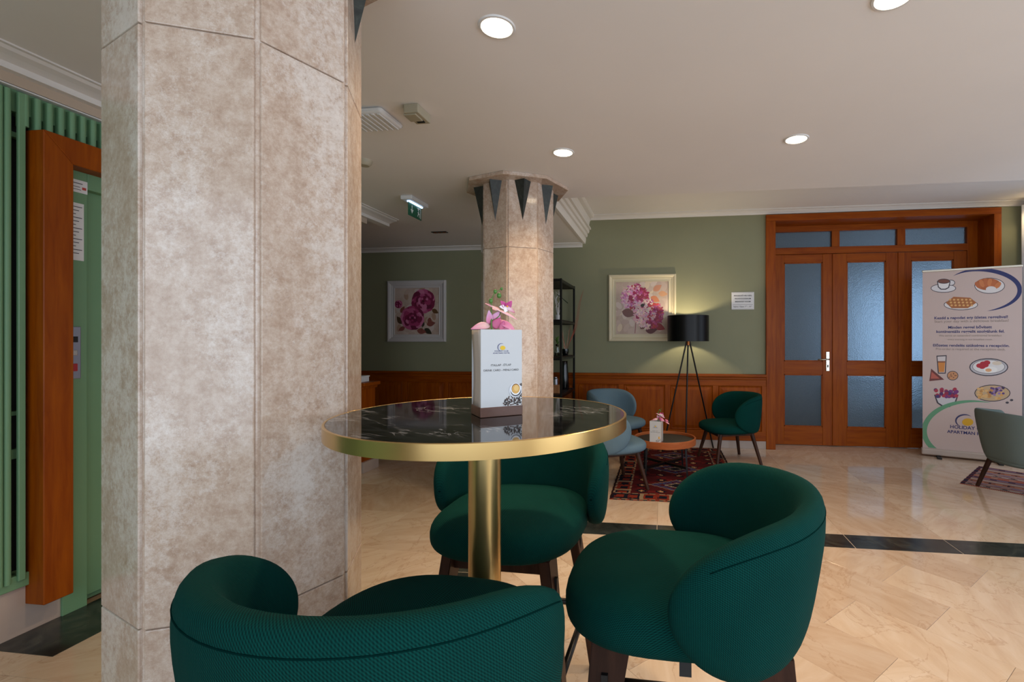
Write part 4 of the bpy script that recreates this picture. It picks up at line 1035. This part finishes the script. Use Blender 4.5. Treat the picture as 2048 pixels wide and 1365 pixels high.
obj('box_body', bx(-0.055, 0.055, -0.05, 0.05, 0, 0.075, 0.003), M['light_wood'] if 'light_wood' in M else wood('light_wood', (142, 98, 66), (170, 124, 88), 0.5).m, wb)
obj('lid', bx(-0.06, 0.06, -0.055, 0.055, 0.075, 0.09, 0.003), M['light_wood'], wb)
obj('jar', lathe([(0, 0.09), (0.028, 0.09), (0.028, 0.15), (0.018, 0.16), (0.018, 0.17), (0, 0.17)], 20), M['grey_metal'], wb, smooth='auto')

# ---------------------------------------------------------------- wooden pedestal at the left
pd = thing('wooden_pedestal', 'short wooden counter end with marble plinth against the shaded wainscot', 'counter', (-3.03, 4.255, 0))
obj('plinth', bx(-0.27, 0.272, -0.12, 0.12, 0, 0.10, 0.002), M['white_marble'], pd)
obj('body', bx(-0.26, 0.245, -0.105, 0.105, 0.10, 0.80, 0.002), CW, pd)
obj('panel', bx(-0.2, 0.20, -0.112, -0.104, 0.17, 0.72, 0.004), CW, pd)
obj('neck_moulding', bx(-0.27, 0.262, -0.118, 0.118, 0.785, 0.812, 0.008), CH, pd)
obj('top', bx(-0.285, 0.285, -0.13, 0.13, 0.812, 0.845, 0.005), CH, pd)
tr = thing('pale_box', 'pale lidded box on top of the wooden counter end', 'box', (-2.93, 4.25, 0.845))
obj('box_body', bx(-0.13, 0.10, -0.08, 0.08, 0, 0.045, 0.003), M['paper'], tr); obj('lid', bx(-0.135, 0.105, -0.085, 0.085, 0.045, 0.058, 0.003), M['paper'], tr)

# ---------------------------------------------------------------- ceiling fittings
def downlight(x, y, label):
    r = thing('downlight', label, 'ceiling light', (x, y, CZ), 0, 'round recessed downlights')
    obj('trim_ring', lathe([(0.056, -0.001), (0.058, -0.006), (0.066, -0.005), (0.069, 0.0), (0.056, 0.0)], 40, closed=True), M['white_plastic'], r, smooth='auto')
    obj('diffuser', lathe([(0, -0.005), (0.03, -0.005), (0.057, -0.003), (0.057, -0.001), (0, -0.001)], 40), M['lamp_glow'], r, smooth='auto')
    l = bpy.data.lights.new('downlight_beam', 'SPOT'); l.energy = 70; l.color = (1.0, 0.74, 0.46); l.spot_size = math.radians(130); l.spot_blend = 0.9; l.shadow_soft_size = 0.05
    o = bpy.data.objects.new('downlight_beam', l); C.objects.link(o); o.parent = r; o.location = (0, 0, -0.012)
downlight(-0.607, 1.708, 'glowing round ceiling downlight nearly above the round marble table')
downlight(-0.607, 2.906, 'glowing round ceiling downlight next to the far pillar capital')
downlight(0.768, 2.890, 'glowing round ceiling downlight on its own in front of the raised ceiling bay')
downlight(0.775, 1.735, 'glowing round ceiling downlight above the stool with the hanging tag')
sp = thing('corner_spotlight', 'small warm spotlight washing the wall corner by the curtain', 'ceiling light', (3.735, 5.46, RZ))
obj('housing', lathe([(0, -0.02), (0.028, -0.02), (0.034, 0), (0, 0)], 24), M['white_plastic'], sp, smooth='auto')
obj('lens', lathe([(0, -0.023), (0.022, -0.023), (0.022, -0.02), (0, -0.02)], 24), M['lamp_glow'], sp)
l = bpy.data.lights.new('corner_beam', 'SPOT'); l.energy = 6; l.color = (1.0, 0.74, 0.40); l.spot_size = math.radians(110); l.spot_blend = 0.8; l.shadow_soft_size = 0.03
o = bpy.data.objects.new('corner_beam', l); C.objects.link(o); o.parent = sp; o.location = (0, 0, -0.03)
# white ribbed ceiling unit
ap = thing('ceiling_ventilator', 'white square ribbed ventilator cover on the ceiling', 'ventilator', (-1.495, 2.31, CZ))
obj('cover', bx(-0.118, 0.118, -0.105, 0.105, -0.032, 0.0, 0.02, 4), M['white_plastic'], ap, smooth='auto')
for k in range(7): obj('rib', bx(-0.096+0.03*k, -0.082+0.03*k, -0.09, 0.09, -0.037, -0.03, 0.002), M['white_plastic'], ap)
se = thing('motion_sensor', 'small cream box sensor on the ceiling beside the ribbed ventilator', 'sensor', (-1.222, 2.27, CZ))
obj('housing', bx(-0.038, 0.038, -0.065, 0.065, -0.045, 0, 0.004), M['cream_plastic'], se)
obj('lens', bx(-0.02, 0.02, 0.01, 0.045, -0.049, -0.044, 0.002), M['black'], se)
obj('foot', bx(-0.045, 0.02, -0.055, 0.02, -0.052, -0.044, 0.003), M['cream_plastic'], se)
sm_ = thing('smoke_detector', 'small round cream detector on the ceiling near the lift wall cornice', 'detector', (-1.91, 2.87, CZ))
obj('housing', lathe([(0, -0.035), (0.03, -0.035), (0.045, -0.02), (0.05, 0), (0, 0)], 28), M['cream_plastic'], sm_, smooth='auto')
rs = thing('recessed_spotlight', 'dark unlit triple recessed spotlight in the shaded ceiling', 'ceiling light', (-2.375, 4.885, CZ))
obj('frame', bx(-0.085, 0.085, -0.03, 0.03, -0.006, 0, 0.002), M['black_metal'], rs)
for k in (-1, 0, 1): obj('lens', lathe([(0, -0.010), (0.018, -0.010), (0.022, -0.005), (0, -0.005)], 20, off=(k*0.052, 0, 0)), M['copper'], rs, smooth='auto')
# exit sign
ex = thing('exit_sign', 'green exit sign hanging below its white light fitting on the ceiling', 'sign', (-2.03, 3.73, CZ))
obj('fitting', bx(-0.05, 0.05, -0.14, 0.14, -0.035, 0.0, 0.008), M['white_plastic'], ex)
obj('led_bar', bx(-0.012, 0.016, -0.105, 0.105, -0.046, -0.034, 0.002), M['led_blue'], ex)
plt = obj('sign_plate', bx(-0.002, 0.002, -0.105, 0.105, -0.15, -0.044), M['exit_green'], ex)
def sx_print(shapes):  # drawn on the +X face: local x runs along the plate (Y), z up
    o_ = prints([([(a, b) for a, b in p], c) for p, c in shapes], plt, 'pictogram', 0.0, 0.0)
    o_.rotation_euler = (0, 0, -PI/2); o_.location = (0.0026, 0, 0); return o_
man = [([(a-0.0, b) for a, b in p], (236, 240, 238)) for p in (
    [(-.062, -.062), (-.054, -.062), (-.054, -.098), (-.062, -.098)], [(-.062, -.098), (-.045, -.090), (-.04, -.096), (-.058, -.106)],
    [(-.070, -.098), (-.045, -.105), (-.048, -.112), (-.076, -.108)], [(-.074, -.108), (-.068, -.108), (-.066, -.132), (-.073, -.134)], [(-.056, -.106), (-.048, -.108), (-.036, -.128), (-.043, -.131)],
    [(-.092, -.056), (-.084, -.056), (-.084, -.138), (-.092, -.138)], [(-.084, -.056), (-.030, -.056), (-.030, -.062), (-.084, -.062)])]
man.append((ell(-.052, -.070, .008, .008, 12), (236, 240, 238)))
arw = [([(.044, -.062), (.054, -.062), (.054, -.098), (.044, -.098)], (236, 240, 238)), ([(.026, -.094), (.072, -.094), (.049, -.128)], (236, 240, 238))]
sx_print(man + arw)

# ---------------------------------------------------------------- notices and call panel on the lift jamb
XJ = -2.68
n1 = thing('lift_label', 'small white landscape label near the top of the green lift jamb', 'notice', (XJ, 1.865, 1.96))
sh1 = obj('sheet', bx(0, 0.0015, -0.042, 0.049, -0.028, 0.03), M['paper'], n1)
n2 = thing('lift_notice', 'tall white printed notice sheet on the green lift jamb', 'notice', (XJ, 1.855, 1.75))
sh2 = obj('sheet', bx(0, 0.0015, -0.033, 0.045, -0.133, 0.132), M['paper'], n2)
def wall_lines(rows, sheet, mat_cols):
    o_ = prints([([(a, z), (b, z), (b, z+h_), (a, z+h_)], c) for (a, b, z, h_), c in zip(rows, mat_cols)], sheet, 'print', 0, 0)
    o_.rotation_euler = (0, 0, PI/2); o_.location = (0.0019, 0, 0)
wall_lines([(-.03, .03, .012, .004), (-.03, .02, -.004, .003), (.028, .044, -.012, .012), (-.03, .024, -.016, .003)], sh1, [(90, 90, 96), (90, 90, 96), (190, 70, 60), (110, 110, 116)])
rows = [(-.028, .038 - .012*(k % 3), .112-.0165*k, .0035) for k in range(14)]
wall_lines(rows, sh2, [(70, 70, 76)]*14)
cp = thing('lift_call_panel', 'grey metal lift call panel with black display and red button', 'call panel', (XJ, 1.855, 1.19))
obj('plate', bx(0, 0.006, -0.033, 0.031, -0.12, 0.12, 0.002), M['grey_metal'], cp)
obj('display', bx(0.005, 0.008, -0.02, 0.018, 0.048, 0.075), M['black'], cp)
obj('button', bx(0.005, 0.010, -0.012, 0.016, -0.012, 0.012, 0.002), M['steel'], cp)
obj('button', bx(0.005, 0.010, -0.012, 0.016, -0.085, -0.05, 0.002), M['red_button'], cp)

# ---------------------------------------------------------------- furniture dimly seen behind the frosted glass
dt = thing('dining_table', 'dark table dimly visible through the frosted door glass', 'table', (2.55, 6.75, 0))
obj('table_top', bx(-0.42, 0.42, -0.35, 0.35, 0.71, 0.75, 0.005), M['walnut'], dt)
for a in (-1, 1):
    for b in (-1, 1): obj('leg', bx(a*0.37-0.025, a*0.37+0.025, b*0.30-0.025, b*0.30+0.025, 0, 0.71), M['walnut'], dt)
dc = thing('dining_chair', 'dark chair dimly visible through the frosted door glass', 'chair', (3.25, 6.75, 0))
obj('seat', bx(-0.2, 0.2, -0.2, 0.2, 0.42, 0.47, 0.01), M['black'], dc); obj('backrest', bx(0.16, 0.2, -0.2, 0.2, 0.55, 0.92, 0.01), M['black'], dc)
for a in (-1, 1):
    for b in (-1, 1): obj('leg', bx(a*0.18-0.018, a*0.18+0.018, b*0.18-0.018, b*0.18+0.018, 0, 0.42 if a < 0 else 0.6), M['black'], dc)
